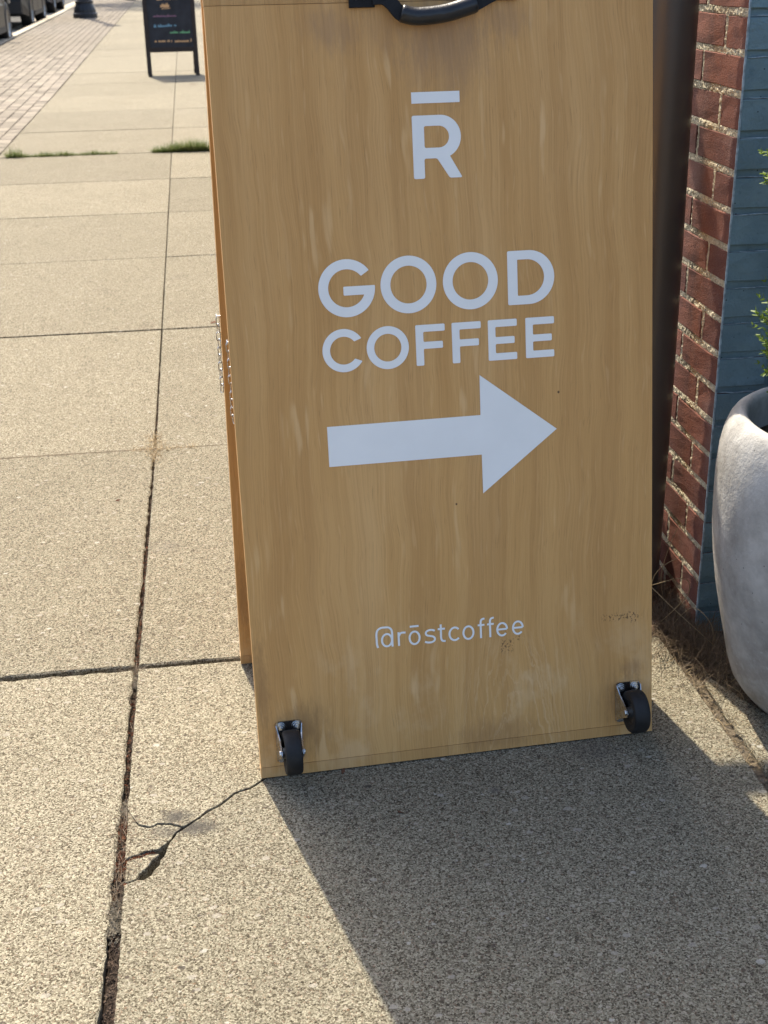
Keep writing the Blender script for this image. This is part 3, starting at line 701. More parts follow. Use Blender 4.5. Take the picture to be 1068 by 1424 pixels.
Ri = [(325.8, 1024.4)]+arc(349, 1040.8, 16.4, 16.4, -90, 90, 20)+[(325.8, 1057.2)]
LT([roundp(Ro, 3.2), roundp(Ri, 3)])
cx, cy, ro, ri = 191.2, 815.8, 45.4, 29.7
LT([roundp(arc(cx, cy, ro, ro, 36, 363.5, 70)+[(185.7, 818.6), (185.7, 804.6), (218.4, 804.6)]+arc(cx, cy, ri, ri, 337.5, 37.5, 50), 2.0)])
for x in (291.0, 392.6): LT([arc(x, 815.8, 45.4, 45.4, 0, 359, 72), arc(x, 815.8, 29.5, 29.7, 0, 359, 60)])
LT([roundp([(454.4, 772.9)]+arc(489.6, 816, 43.1, 43.1, -90, 90, 36)+[(454.4, 859.1)], 3), roundp([(470.9, 787.2)]+arc(486.6, 816, 28.9, 28.8, -90, 90, 30)+[(470.9, 844.8)], 1.5)])
LT([roundp(arc(181.2, 717.8, 34.5, 34.5, 32, 328, 60)+arc(181.2, 717.8, 22.2, 22.2, 322, 38, 50), 2)])
LT([arc(252.8, 717.8, 34.5, 34.5, 0, 359, 64), arc(252.8, 717.8, 22.2, 22.2, 0, 359, 50)])
for x in (299.0, 359.0):
    LT([roundp([(x, 685), (x+12.7, 685), (x+12.7, 711.8), (x+44.6, 711.8), (x+44.6, 723.1), (x+12.7, 723.1), (x+12.7, 739.2), (x+48.4, 739.2), (x+48.4, 750.6), (x, 750.6)], 2.2)])
for x in (419.3, 482.5):
    LT([roundp([(x, 685), (x+48.2, 685), (x+48.2, 696.6), (x+12.4, 696.6), (x+12.4, 711.6), (x+44.4, 711.6), (x+44.4, 722.9), (x+12.4, 722.9), (x+12.4, 739.2), (x+48.6, 739.2), (x+48.6, 750.8), (x, 750.8)], 2.2)])
def strokes(name, paths, parent, wd, mat=VINYL, off=0.0006, close=False, flip=1):
    v, f = [], []
    for si, P in enumerate(paths):
        P = [Vector((p[0]/1000, p[1]/1000)) for p in P]; n = len(P); k0 = len(v)
        for i, p in enumerate(P):
            d = (P[min(i+1, n-1)]-P[max(i-1, 0)])
            if (P[0]-P[-1]).length < 1e-6 and i in (0, n-1): d = P[1]-P[-2]
            d = d.normalized() if d.length > 1e-9 else Vector((1, 0)); nn = Vector((-d.y, d.x))*wd/2000
            for q in (p+nn, p-nn): v.append((q.x, -off-si*0.00012, q.y))
        for i in range(n-1): f.append((k0+2*i, k0+2*i+1, k0+2*i+3, k0+2*i+2))
    return link(name, mesh(name, v, f, mat), parent)
def sc2(P, n=5): return [(p.x, p.y) for p in smoothcurve([(x, y, 0) for x, y in P], n)]
S = lambda *paths: strokes('letter', paths, fp, 3.5)
S(sc2([(212.2, 211.8), (210.6, 218), (210.4, 226), (210.4, 236), (212.6, 243), (218.5, 246.6), (225, 246.9), (231.5, 246.2), (236.2, 242), (237.4, 234), (237.2, 222), (237.2, 211.5)]), arc(228, 224, 8.6, 10.9, 0, 360, 36))
S([(248.4, 211.5), (248.4, 236)], sc2([(248.8, 229), (251.5, 233.4), (255.5, 234.6), (260.6, 234.0)]))
S(arc(275.8, 223, 8.7, 11.2, 0, 360, 40), [(268.2, 243.6), (283.6, 243.6)])
S(sc2([(311.3, 231.8), (307.5, 233.6), (302, 233.9), (297, 231.8), (295.6, 228.2), (297.8, 224.9), (303, 223.3), (308.4, 221.6), (310.9, 218.3), (310.0, 214.4), (305.8, 212.1), (299.5, 211.9), (293.6, 213.8)]))
S(sc2([(321.9, 242), (321.9, 230), (321.9, 218.5), (322.9, 214), (325.6, 211.9), (329.6, 211.6)]), [(316.4, 233.8), (329, 233.8)])
S(arc(346, 222.5, 9.3, 11.3, 42, 318, 34))
S(arc(370.0, 222.0, 8.8, 11.3, 0, 360, 40))
for dx in (0, 16.5): S(sc2([(391.9+dx, 209.6), (391.9+dx, 225), (391.9+dx, 237.5), (392.9+dx, 241.8), (395.5+dx, 243.8), (399+dx, 244.0)]), [(386.6+dx, 233.2), (398.6+dx, 233.2)])
for dx in (0, 28.0): S([(421.0+dx, 221.7), (438.2+dx, 221.7)], arc(429.6+dx, 221.6, 8.7, 11.2, 0, 318, 40))

# handle
def hp(u, v_, n): return (u, -n, v_)
hd = boxobj('handle_plate', 0.217, 0.256, -0.007, -0.0008, 1.2325, 1.2590, STRAPM, fp, 0.002)
hd2 = boxobj('handle_plate', 0.441, 0.480, -0.007, -0.0008, 1.2385, 1.2590, STRAPM, fp, 0.002)
for par, us, vz in ((hd, (0.228, 0.2395), 1.2465), (hd2, (0.455, 0.467), 1.2490)):
    for x in us:
        bm = bmesh.new(); lathe(bm, [(0.0, 0.0035), (0.0022, 0.003), (0.0032, 0.0016), (0.0034, 0)], 14)
        bmobj('screw', bm, STEEL, par, (x, -0.007, vz), (math.pi/2, 0, 0), smooth=True)
hdl = empty('handle', (0, 0, 0), 'x', 'x'); del hdl['label']; del hdl['category']; hdl.parent = fp
def ribbon(path, wdt, th):
    bm = bmesh.new(); n = len(path); P = [Vector(p) for p in path]; rings = []
    for i in range(n):
        d = (P[min(i+1, n-1)]-P[max(i-1, 0)]).normalized(); a = Vector((0, -1, 0)); b = d.cross(a).normalized()
        rings.append([bm.verts.new(P[i]+b*sx*wdt/2+a*sy*th/2) for sx, sy in ((-1, -1), (1, -1), (1, 1), (-1, 1))])
    for i in range(n-1):
        for k in range(4): bm.faces.new((rings[i][k], rings[i][(k+1) % 4], rings[i+1][(k+1) % 4], rings[i+1][k]))
    bm.faces.new(rings[0]); bm.faces.new(rings[-1]); return bm
bmobj('strap', ribbon(smoothcurve([hp(0.252, 1.2450, 0.009), hp(0.268, 1.2450, 0.011), hp(0.279, 1.237, 0.015), hp(0.291, 1.222, 0.018), hp(0.300, 1.217, 0.019)], 4), 0.020, 0.006), STRAPM, hdl, bevel=0.001)
bmobj('strap', ribbon(smoothcurve([hp(0.398, 1.2265, 0.019), hp(0.415, 1.2335, 0.017), hp(0.430, 1.241, 0.013), hp(0.446, 1.2480, 0.009)], 4), 0.019, 0.006), STRAPM, hdl, bevel=0.001)
bm = bmesh.new()
gp = smoothcurve([hp(0.2935, 1.2215, 0.019), hp(0.312, 1.2165, 0.020), hp(0.335, 1.2165, 0.021), hp(0.362, 1.2195, 0.021), hp(0.385, 1.2250, 0.020), hp(0.409, 1.2320, 0.019)], 5)
tube(bm, gp, [0.0125]+[0.0132]*(len(gp)-2)+[0.0125], 18); bmobj('grip', bm, GRIPM, hdl, smooth=True)

# casters: fixed plate casters bolted to the face so the board rolls when tipped
def caster(u, v0):
    bm = bmesh.new(); hwid = 0.0215; zt, zb, rc = v0+0.104, v0+0.030, 0.006
    outl = roundp([(u-hwid, zb), (u+hwid, zb), (u+hwid, zt), (u-hwid, zt)], rc)
    A_ = [bm.verts.new((x, -0.0032, z)) for x, z in outl]; B_ = [bm.verts.new((x, -0.0006, z)) for x, z in outl]; bm.faces.new(A_); bm.faces.new(B_)
    for k in range(len(outl)): bm.faces.new((A_[k], A_[(k+1) % len(outl)], B_[(k+1) % len(outl)], B_[k]))
    root = bmobj('caster_plate', bm, PLATE, fp)
    ax = Vector((u, -0.043, v0+0.064)); R = 0.0375
    for sx, sy in ((-0.0125, 0.0945), (0.0125, 0.0945)):
        bm = bmesh.new(); lathe(bm, [(0.0, 0.0105), (0.0024, 0.0102), (0.0028, 0.0060), (0.0050, 0.0058), (0.0054, 0.0020), (0.0074, 0.0018), (0.0076, 0)], 16)
        bmobj('bolt', bm, STEEL, root, (u+sx, -0.0032, v0+sy), (math.pi/2, 0, 0), smooth=False)
    for s in (-1, 1):                        # pressed side cheeks: flush with the plate at the top, drawn in to the axle
        prof = [(-0.002, v0+0.101), (-0.009, v0+0.100), (-0.013, v0+0.094), (-0.017, v0+0.087), (-0.026, v0+0.080), (-0.040, v0+0.074), (-0.050, v0+0.070), (-0.054, v0+0.064), (-0.050, v0+0.057), (-0.034, v0+0.050), (-0.014, v0+0.040), (-0.002, v0+0.032)]
        def xo(y): return u+s*(0.0172+0.0040*max(0.0, min(1.0, (y+0.022)/0.014)))
        bm = bmesh.new(); f0 = [bm.verts.new((xo(y), y, z)) for y, z in prof]; f1 = [bm.verts.new((xo(y)+s*0.0018, y, z)) for y, z in prof]
        for ring in (f0, f1): bm.faces.new(ring)
        for k in range(len(prof)): bm.faces.new((f0[k], f0[(k+1) % len(prof)], f1[(k+1) % len(prof)], f1[k]))
        bmesh.ops.triangulate(bm, faces=[f for f in bm.faces if len(f.verts) > 4])
        bmobj('fork_cheek', bm, STEEL, root)
    bm = bmesh.new(); lathe(bm, [(0.0, -0.0215), (0.0048, -0.0215), (0.0055, -0.0192), (0.004, -0.0190), (0.004, 0.0190), (0.0055, 0.0192), (0.0048, 0.0215), (0.0, 0.0215)], 14, 'X', ax); bmobj('axle', bm, STEEL, root)
    bm = bmesh.new(); hw = 0.0140
    lathe(bm, [(0.022, -hw+0.002), (0.031, -hw), (R-0.003, -hw), (R-0.0008, -hw+0.0025), (R, -0.005), (R, 0.005), (R-0.0008, hw-0.0025), (R-0.003, hw), (0.031, hw), (0.022, hw-0.002)], 48, 'X', ax, cap=False); bmobj('tyre', bm, RUBBER, root, smooth=True)
    bm = bmesh.new(); lathe(bm, [(0.0041, -0.0160), (0.009, -0.0160), (0.010, -0.010), (0.020, -0.009), (0.0225, -0.0125), (0.0225, 0.0125), (0.020, 0.009), (0.010, 0.010), (0.009, 0.0160), (0.0041, 0.0160)], 36, 'X', ax, cap=False); bmobj('wheel_hub', bm, HUB, root, smooth=True)
PLATE = simple('polished_zinc_plate', (0.55, 0.56, 0.58), 0.14, 0.5, 1.0, var=0.08)
caster(0.0515, -0.004); caster(0.655, -0.004)

# chains hanging from the side edges
def chain(x, y, z0, n, nm):
    link_me = None; bm = bmesh.new(); P = []
    for k in range(25):
        t = 2*math.pi*k/24; P.append((0.0036*math.cos(t), 0, 0.0038*math.sin(t)+(0.0042 if math.sin(t) > 0 else -0.0042)))
    tube(bm, P, 0.0009, 6, cap=False); bmesh.ops.recalc_face_normals(bm, faces=bm.faces)
    me = bpy.data.meshes.new('chain_link'); bm.to_mesh(me); bm.free(); me.materials.append(STEEL); me.polygons.foreach_set('use_smooth', [True]*len(me.polygons))
    root = link('chain', None, sb, (x, y, z0))
    for k in range(n):
        link('chain_link', me, root, (random.uniform(-.0006, .0006), random.uniform(-.0006, .0006), -k*0.0134), (random.uniform(-.1, .1), random.uniform(-.12, .12), (k % 2)*math.pi/2+random.uniform(-.25, .25)+0.5))
    bm = bmesh.new(); tube(bm, [(0.012, 0, 0.008), (0.0, 0, 0.008), (-0.002, 0, 0.008)], 0.0016, 8); lathe(bm, [(0.0, -0.003), (0.004, -0.0028), (0.0042, -0.0014), (0.0016, -0.001)], 10, 'X', (0, 0, 0.008))
    bmobj('screw', bm, STEEL, root)
rot = -0.0469
def tolocal(X, Y): dx, dy = X-0.0352, Y-1.8862; return (dx*math.cos(rot)-dy*math.sin(rot), dx*math.sin(rot)+dy*math.cos(rot))
c2_ = tolocal(0.0285, 2.030); chain(c2_[0], c2_[1], 0.722, 10, 'a')
c1_ = tolocal(0.0155, 2.205); chain(c1_[0], c1_[1], 0.720, 10, 'b')

# ------------------------------------------------------------------ chalkboard easel
cb = empty('chalkboard_easel', (-0.195, 16.14, 0), 'black framed chalkboard easel with coloured chalk writing standing on the sidewalk', 'sign', rotz=0.05)
LA = 0.14; CW = 0.545; CHt = 1.28; SX = CW/2
cf = link('front_frame', None, cb, (0, 0, 0), (-LA, 0, 0)); cr_ = link('rear_frame', None, cb, (0, 0.335, 0), (LA, 0, 0))
for par in (cf, cr_):
    for s in (-1, 1):
        boxobj('leg', s*SX-0.022, s*SX+0.022, -0.012, 0.012, 0.0, CHt, FRAMEK, par, 0.003)
    boxobj('rail', -SX+0.023, SX-0.023, -0.010, 0.010, 0.265, 0.315, FRAMEK, par, 0.002)
    boxobj('rail', -SX+0.023, SX-0.023, -0.010, 0.010, CHt-0.045, CHt, FRAMEK, par, 0.002)
    p_ = boxobj('slate', -SX+0.023, SX-0.023, -0.004, 0.004, 0.316, CHt-0.046, BOARDK, par)
    if par is cf: slate = p_
CH = {n: simple('chalk_'+n, c, 0.95, 0.1, var=0.2, sc=200) for n, c in (('white', (0.6, 0.6, 0.58)), ('orange', (0.62, 0.40, 0.22)), ('mauve', (0.22, 0.13, 0.20)), ('blue', (0.16, 0.30, 0.42)), ('green', (0.16, 0.40, 0.22)))}
def scribble(x0, x1, z, hgt, col, seed, slope=0.0):
    r2 = random.Random(seed); P = []; x = x0; k = 0
    while x < x1:
        if r2.random() < 0.1 and len(P) > 6: x += 16; P.append(None)
        a = hgt*(1.5 if r2.random() < 0.2 else 0.6)*r2.uniform(0.6, 1.1)
        for dx, dz in ((0, -hgt*0.4), (5, a*0.7), (9, -hgt*0.35), (4, hgt*0.25*r2.uniform(-1, 1)), (11, a*0.4)):
            P.append((x+dx, z+dz+slope*(x-x0)))
        x += 12+r2.uniform(0, 5)
    paths, cur = [], []
    for p in P+[None]:
        if p is None:
            if len(cur) > 3: paths.append(sc2(cur, 3))
            cur = []
        else: cur.append(p)
    strokes('chalk_writing', paths, slate, 4.5, CH[col], 0.0052)
scribble(-180, -120, 862, 24, 'white', 3); scribble(-130, 170, 835, 26, 'orange', 4, 0.04); scribble(-95, 10, 762, 36, 'orange', 5); strokes('underline', [[(-85, 735), (15, 738)]], slate, 7, CH['orange'], 0.0052)
scribble(-185, 70, 655, 22, 'mauve', 6); scribble(-185, 60, 545, 26, 'blue', 7, 0.03); scribble(-10, 215, 475, 24, 'green', 8); scribble(-190, 0, 385, 28, 'orange', 9); scribble(40, 215, 380, 28, 'orange', 10)
for s in (-1, 1):
    bm = bmesh.new(); tube(bm, [(s*SX, 0.06, 0.42), (s*SX, 0.27, 0.42)], 0.004, 6); bmobj('spreader', bm, STEEL, cb)

# ------------------------------------------------------------------ street lamp
lp = empty('street_lamp', (-2.30, 32.6, 0), 'black cast iron street lamp with stepped fluted base on the brick pavers', 'lamp')
bm = bmesh.new(); lathe(bm, [(0.275, 0), (0.275, 0.09), (0.262, 0.105), (0.250, 0.115), (0.246, 0.17), (0.225, 0.23), (0.200, 0.28), (0.192, 0.31), (0.208, 0.325), (0.208, 0.36), (0.185, 0.375), (0.178, 0.42)], 16); bmobj('base', bm, IRON, lp)
bm = bmesh.new(); lathe(bm, [(0.165, 0.42), (0.150, 0.8), (0.165, 0.82), (0.165, 0.86), (0.10, 0.95), (0.085, 1.0), (0.065, 4.6), (0.085, 4.63), (0.085, 4.72), (0.05, 4.78)], 20)
for v_ in bm.verts:
    if 0.9 < v_.co.z < 4.61 and (round(math.atan2(v_.co.y, v_.co.x)/(2*math.pi)*20) % 2): v_.co.x *= 0.9; v_.co.y *= 0.9
bmobj('pole', bm, IRON, lp)
bm = bmesh.new(); lathe(bm, [(0.10, 4.78), (0.16, 4.9), (0.19, 5.05), (0.17, 5.25), (0.11, 5.42), (0.0, 5.46)], 24); gl = bmobj('globe', bm, simple('frosted_globe', (0.75, 0.74, 0.70), 0.4, 0.4, var=0.03), lp, smooth=True)
bm = bmesh.new(); lathe(bm, [(0.12, 5.43), (0.05, 5.50), (0.02, 5.55), (0.03, 5.58), (0.0, 5.64)], 16); bmobj('finial', bm, IRON, gl)

# ------------------------------------------------------------------ parked cars
def make_car(loc, label, body, rotz=0.0):
    root = empty('parked_car', loc, label, 'car', rotz, 'cars parked along the kerb')
    paint = body; GL = CARGLASS
    hw = 0.90
    def ext(name, prof, wf, mat, par=root, bev=0.02):
        bm = bmesh.new(); L_ = [bm.verts.new((-wf(y, z), y, z)) for y, z in prof]; R2 = [bm.verts.new((wf(y, z), y, z)) for y, z in prof]; n = len(prof)
        bm.faces.new(L_); bm.faces.new(R2[::-1])
        for k in range(n): bm.faces.new((L_[k], R2[k], R2[(k+1) % n], L_[(k+1) % n]))
        return bmobj(name, bm, mat, par, bevel=bev)
    wheels = (1.38, -1.36); wr = 0.36
    def archpts(yc): return [(yc+0.42*math.cos(t), 0.36+0.42*math.sin(t)) for t in [math.pi*k/8 for k in range(9)]]
    low = [(2.30, 0.34), (2.36, 0.55), (2.32, 0.78), (2.10, 0.93), (1.15, 1.04), (-1.9, 1.08), (-2.25, 1.05), (-2.33, 0.85), (-2.36, 0.55), (-2.28, 0.33)]
    bot = [(-1.36-0.43, 0.26)]+[p for p in archpts(-1.36)[::-1]]+[(-1.36+0.43, 0.24), (1.38-0.43, 0.24)]+archpts(1.38)[::-1]+[(1.38+0.43, 0.26)]
    wb = lambda y, z: hw*(1-0.10*max(0, abs(y)-1.7)/0.65)*(1-0.06*max(0, z-0.7)/0.35)*(1 if z > 0.35 else 0.985)
    ext('body', low+bot, wb, paint)
    top = [(1.15, 1.03), (0.35, 1.52), (-0.2, 1.60), (-1.5, 1.58), (-2.0, 1.42), (-2.25, 1.04)]
    wt = lambda y, z: hw*(0.93-0.20*(z-1.03)/0.57)
    cab = ext('cabin', top, wt, paint, bev=0.03)
    for s in (-1, 1):                        # side glass, three panes
        for y0, y1, y2, y3 in ((0.82, 0.02, 0.02, 0.36), (-0.06, -0.98, -0.98, -0.06), (-1.06, -1.85, -1.72, -1.06)):
            q = [(y0, 1.09), (y1, 1.09), (y2, 1.50 if y2 > -1.5 else 1.40), (y3, 1.50)]
            bm = bmesh.new(); a_ = [bm.verts.new((s*(wt(y, z)+0.004), y, z)) for y, z in q]; b_ = [bm.verts.new((s*(wt(y, z)-0.01), y, z)) for y, z in q]
            bm.faces.new(a_); bm.faces.new(b_)
            for k in range(4): bm.faces.new((a_[k], a_[(k+1) % 4], b_[(k+1) % 4], b_[k]))
            bmobj('side_window', bm, GL, cab)
        for y in (0.95, -0.02, -1.02):
            boxobj('door_seam', s*wb(y, 0.7)-0.003, s*wb(y, 0.7)+0.003, y-0.004, y+0.004, 0.36, 1.0, RUBBER, root)
        for y in (0.15, -0.85): boxobj('door_handle', s*(wb(y, 0.9)+0.005)-0.012, s*(wb(y, 0.9)+0.005)+0.012, y-0.09, y+0.09, 0.90, 0.925, CHROME, root, 0.005)
        boxobj('mirror', s*0.98-0.10, s*0.98+0.10, 0.62, 0.74, 1.06, 1.20, paint, root, 0.03)
        boxobj('sill_trim', s*0.90-0.012, s*0.90+0.012, -0.9, 0.92, 0.25, 0.33, RUBBER, root, 0.004)
        boxobj('tail_light', s*0.74-0.13, s*0.74+0.13, -2.36, -2.22, 0.82, 1.0, TAIL, root, 0.02)
        boxobj('headlight', s*0.68-0.17, s*0.68+0.17, 2.16, 2.345, 0.66, 0.80, CHROME, root, 0.02)
    for nm, y0, z0, y1, z1 in (('windscreen', 1.07, 1.09, 0.42, 1.49), ('rear_window', -2.19, 1.12, -2.00, 1.40)):
        d = Vector((0, z1-z0, -(y1-y0))).normalized()*(0.006 if nm == 'windscreen' else -0.006); d = Vector((0, abs(d.y)*(1 if y0 > 0 else -1), abs(d.z)))
        P = [Vector((-wt(y0, z0)+0.09, y0, z0)), Vector((wt(y0, z0)-0.09, y0, z0)), Vector((wt(y1, z1)-0.09, y1, z1)), Vector((-wt(y1, z1)+0.09, y1, z1))]
        bm = bmesh.new(); a_ = [bm.verts.new(p+d*2.5) for p in P]; b_ = [bm.verts.new(p-d) for p in P]; bm.faces.new(a_); bm.faces.new(b_)
        for k in range(4): bm.faces.new((a_[k], a_[(k+1) % 4], b_[(k+1) % 4], b_[k]))
        bmobj(nm, bm, GL, cab)
    boxobj('rear_bumper', -0.80, 0.80, -2.42, -2.25, 0.34, 0.58, RUBBER, root, 0.03)
    boxobj('front_bumper', -0.80, 0.80, 2.25, 2.42, 0.30, 0.52, RUBBER, root, 0.03)
    boxobj('number_plate', -0.16, 0.16, -2.432, -2.415, 0.62, 0.78, VINYL, root, 0.002)
    for s in (-1, 1):
        for y in wheels:
            c_ = (s*0.79, y, wr)
            bm = bmesh.new(); lathe(bm, [(0.23, -0.11), (0.30, -0.118), (0.345, -0.105), (wr, -0.08), (wr, 0.08), (0.345, 0.105), (0.30, 0.118), (0.23, 0.11)], 32, 'X', c_, cap=False); t_ = bmobj('tyre', bm, RUBBER, root, smooth=True)
            bm = bmesh.new(); lathe(bm, [(0.0, s*0.075), (0.06, s*0.078), (0.07, s*0.06), (0.20, s*0.085), (0.235, s*0.108), (0.235, -s*0.10)], 10, 'X', c_, cap=False); bmobj('rim', bm, CHROME, t_)
    return root
CARGLASS = simple('dark_car_glass', (0.012, 0.014, 0.016), 0.08, 0.6, var=0.1)
CHROME = simple('bright_alloy', (0.22, 0.225, 0.235), 0.35, 0.5, 0.9, var=0.1)
TAIL = simple('red_lens', (0.28, 0.012, 0.012), 0.2, 0.5, var=0.1)
PB = simple('black_car_paint', (0.012, 0.013, 0.016), 0.40, 0.25, var=0.1); PG = simple('graphite_car_paint', (0.009, 0.0095, 0.011), 0.40, 0.25, var=0.1); PS = simple('dark_blue_car_paint', (0.014, 0.02, 0.038), 0.40, 0.25, var=0.1)
make_car((-3.99, 23.65, -0.12), 'graphite car standing in front of the black car along the kerb', PG)
make_car((-4.20, 32.3, -0.12), 'black car parked between the graphite and the dark blue car', PB)
make_car((-4.45, 40.6, -0.12), 'dark blue car parked farthest up the kerb past the street lamp', PS)

# ------------------------------------------------------------------ tree added out of view to shade the pavement beyond the lamp
tr = empty('shade_tree', (-1.75, 45.0, 0), 'leafy tree added out of view to shade the pavers beyond the street lamp', 'tree')
bm = bmesh.new(); tube(bm, smoothcurve([(0, 0, -0.1), (0.05, 0, 1.5), (0.0, 0.1, 3.2), (0.15, 0, 5.2), (0.1, 0.1, 8.5)], 4), [0.17*(1-0.85*i/16) for i in range(17)], 10)
rt_ = random.Random(5)
for k in range(16):
    t = k*2.4; z = 3.0+k*0.3; R_ = 2.4+rt_.uniform(-0.5, 0.5); tube(bm, smoothcurve([(0.05, 0.05, z), (R_*0.5*math.cos(t), R_*0.5*math.sin(t), z+0.9), (R_*math.cos(t), R_*math.sin(t), z+1.7)], 3), [0.06*(1-0.8*i/6) for i in range(7)], 6)
bmobj('trunk', bm, TWIG, tr, smooth=True)
lv, lf = [], []
clumps = [(Vector((rt_.gauss(0, 1), rt_.gauss(0, 1), rt_.gauss(0, 0.9))).normalized()*rt_.uniform(0.3, 1.0)) for _ in range(75)]
for c_ in clumps:
    cen = Vector((c_.x*3.0, c_.y*3.0, 6.9+c_.z*2.9))
    for _ in range(70):
        p = cen+Vector((rt_.gauss(0, 0.36), rt_.gauss(0, 0.36), rt_.gauss(0, 0.28))); n_ = Vector((rt_.uniform(-1, 1), rt_.uniform(-1, 1), rt_.uniform(-0.3, 1))).normalized()
        a_ = n_.orthogonal().normalized()*rt_.uniform(0.07, 0.12); b_ = n_.cross(a_).normalized()*a_.length*0.6; k = len(lv)
        lv += [p-a_, p+b_, p+a_, p-b_]; lf.append((k, k+1, k+2, k+3))
stuff(link('crown', mesh('crown', lv, lf, mat_leaf('tree_leaves', (0.045, 0.085, 0.02), (0.09, 0.14, 0.035))), tr))

# ------------------------------------------------------------------ grass, weeds, litter
def blades(name, spots, mat, h=(0.02, 0.05), wd=(0.0008, 0.0018), lean=0.6, parent=None, bend=0.5):
    v, f = [], []
    for (x, y, z, s) in spots:
        t = random.uniform(0, 2*math.pi); d = Vector((math.cos(t), math.sin(t), 0)); H_ = random.uniform(*h)*s; ln = random.uniform(0.1, lean); wv_ = random.uniform(*wd)
        sd = Vector((-d.y, d.x, 0))*wv_; k = len(v)
        for i, tt in enumerate((0, 0.35, 0.7, 1.0)):
            c_ = Vector((x, y, z))+d*H_*ln*(tt+bend*tt*tt)+Vector((0, 0, H_*(tt-0.35*ln*tt*tt))); ww = sd*(1-tt*0.9)
            v += [c_-ww, c_+ww]
        for i in range(3): f.append((k+2*i, k+2*i+1, k+2*i+3, k+2*i+2))
    return link(name, mesh(name, v, f, mat), parent)
def gauss_spots(n, fx, fy, z, sc=lambda x, y: 1.0):
    out = []
    for _ in range(n):
        x, y = fx(), fy(); out.append((x, y, z, sc(x, y)))
    return out
U_ = random.uniform
tuftL = empty('grass_tuft', (-0.93, 9.745, -0.01), 'long low strip of green grass in the sidewalk joint next to the pavers', 'grass tuft', group='grass growing in the sidewalk joint')
tuftR = empty('grass_tuft', (-0.11, 9.745, -0.01), 'bushy short tuft of green grass in the joint next to the wooden sign', 'grass tuft', group='grass growing in the sidewalk joint')
def tuft(root, x0, x1, n, hh, hfun):
    ox, oy = root.location.x, root.location.y
    blades('grass_blades', [(x-ox, random.gauss(0, 0.012), 0, hfun(x)) for x in (U_(x0, x1) for _ in range(n))], GRASS, (hh[0]*0.5, hh[1]*1.15), (0.0012, 0.0026), 1.1, root)
    blades('dry_blades', [(x-ox, random.gauss(0, 0.016), 0, hfun(x)*0.95) for x in (U_(x0, x1) for _ in range(n//3))], GRASSY, hh, (0.001, 0.0022), 1.1, root)
tuft(tuftL, -1.33, -0.56, 2200, (0.024, 0.058), lambda x: 0.45+0.95*max(0, mnoise.noise(Vector((x*9, 1, 0)))+0.3)+(0.55 if x < -1.22 else 0))
tuft(tuftR, -0.31, 0.14, 2200, (0.04, 0.085), lambda x: 0.55+0.8*max(0, 1-abs(x+0.03)/0.3))
stuff(tag(blades('dry_grass', gauss_spots(420, lambda: random.gauss(-0.178, 0.012), lambda: random.choice((3.50, 3.56, 3.60, 3.66))+random.gauss(0, 0.035), -0.004) + gauss_spots(150, lambda: U_(-0.24, -0.06), lambda: random.gauss(3.562, 0.006), -0.003), STRAW, (0.006, 0.020), (0.0006, 0.0013), 1.6), 'pale dry grass caught where two sidewalk joints cross', 'dry grass'))
# weeds in the wide joint by the crack
js = gauss_spots(420, lambda: 0, lambda: random.choice((1.62, 1.67, 1.70, 1.76, 1.80, 1.82))+random.gauss(0, 0.022), -0.010)+gauss_spots(120, lambda: 0, lambda: random.gauss(2.29, 0.02), -0.012)+gauss_spots(160, lambda: 0, lambda: U_(1.85, 2.6), -0.012)
js = [(XJ(y)+random.gauss(0, WJ(y)*0.28), y, z, s) for x, y, z, s in js]
stuff(tag(blades('joint_weeds', js, STRAWD, (0.008, 0.026), (0.0005, 0.0011), 1.5), 'wisps of dead weeds in the joint next to the cracked slab', 'weeds'))
def grains(name, spots, mat, smin, smax, label, cat):
    v, f = [], []
    for (x, y, z, s) in spots:
        k = len(v); a_ = U_(smin, smax)*s; t = U_(0, 6.28)
        for q in range(4): v.append((x+a_*math.cos(t+q*1.57)*U_(.6, 1.2), y+a_*math.sin(t+q*1.57)*U_(.6, 1.2), z))
        v.append((x+U_(-.3, .3)*a_, y+U_(-.3, .3)*a_, z+a_*U_(0.5, 1.0)))
        f += [(k, k+1, k+4), (k+1, k+2, k+4), (k+2, k+3, k+4), (k+3, k, k+4)]
    return stuff(tag(link(name, mesh(name, v, f, mat)), label, cat))
jg = []
for _ in range(5200):
    y = U_(1.06, 4.4); jg.append((XJ(y)+U_(-0.46, 0.48)*WJ(y)+0.12*WJ(y), y, -0.0072-0.004*(y > 1.84), 1))
grains('joint_debris', jg, mat_dirt('joint_crumbs', (0.026, 0.018, 0.014), (0.24, 0.17, 0.125)), 0.0009, 0.0030, 'brown crumbs of soil and grit filling the long joint of the sidewalk', 'debris')
pg = [(XJ(y)+random.gauss(0.001, 0.45)*WJ(y), y, -0.004, 1) for y in [random.gauss(1.575, 0.022) for _ in range(700)]+[random.gauss(2.262, 0.018) for _ in range(350)]+[random.gauss(1.84, 0.012) for _ in range(220)]]
grains('joint_grit', pg, mat_dirt('pale_grit', (0.12, 0.10, 0.07), (0.36, 0.31, 0.23)), 0.0010, 0.0030, 'pale sandy grit bridging the long joint next to the cracked slab', 'grit')
rg = [(XJ(y)+random.gauss(0.0, 0.4)*WJ(y), y, -0.005, 1) for y in [random.gauss(1.80, 0.03) for _ in range(120)]+[random.gauss(1.705, 0.015) for _ in range(90)]+[U_(1.6, 2.9) for _ in range(160)]]
rg += [(-0.187+t*0.045+U_(-.003, .003), 1.7115+t*0.012+U_(-.003, .003), -0.006, 1) for t in [random.random() for _ in range(70)]]
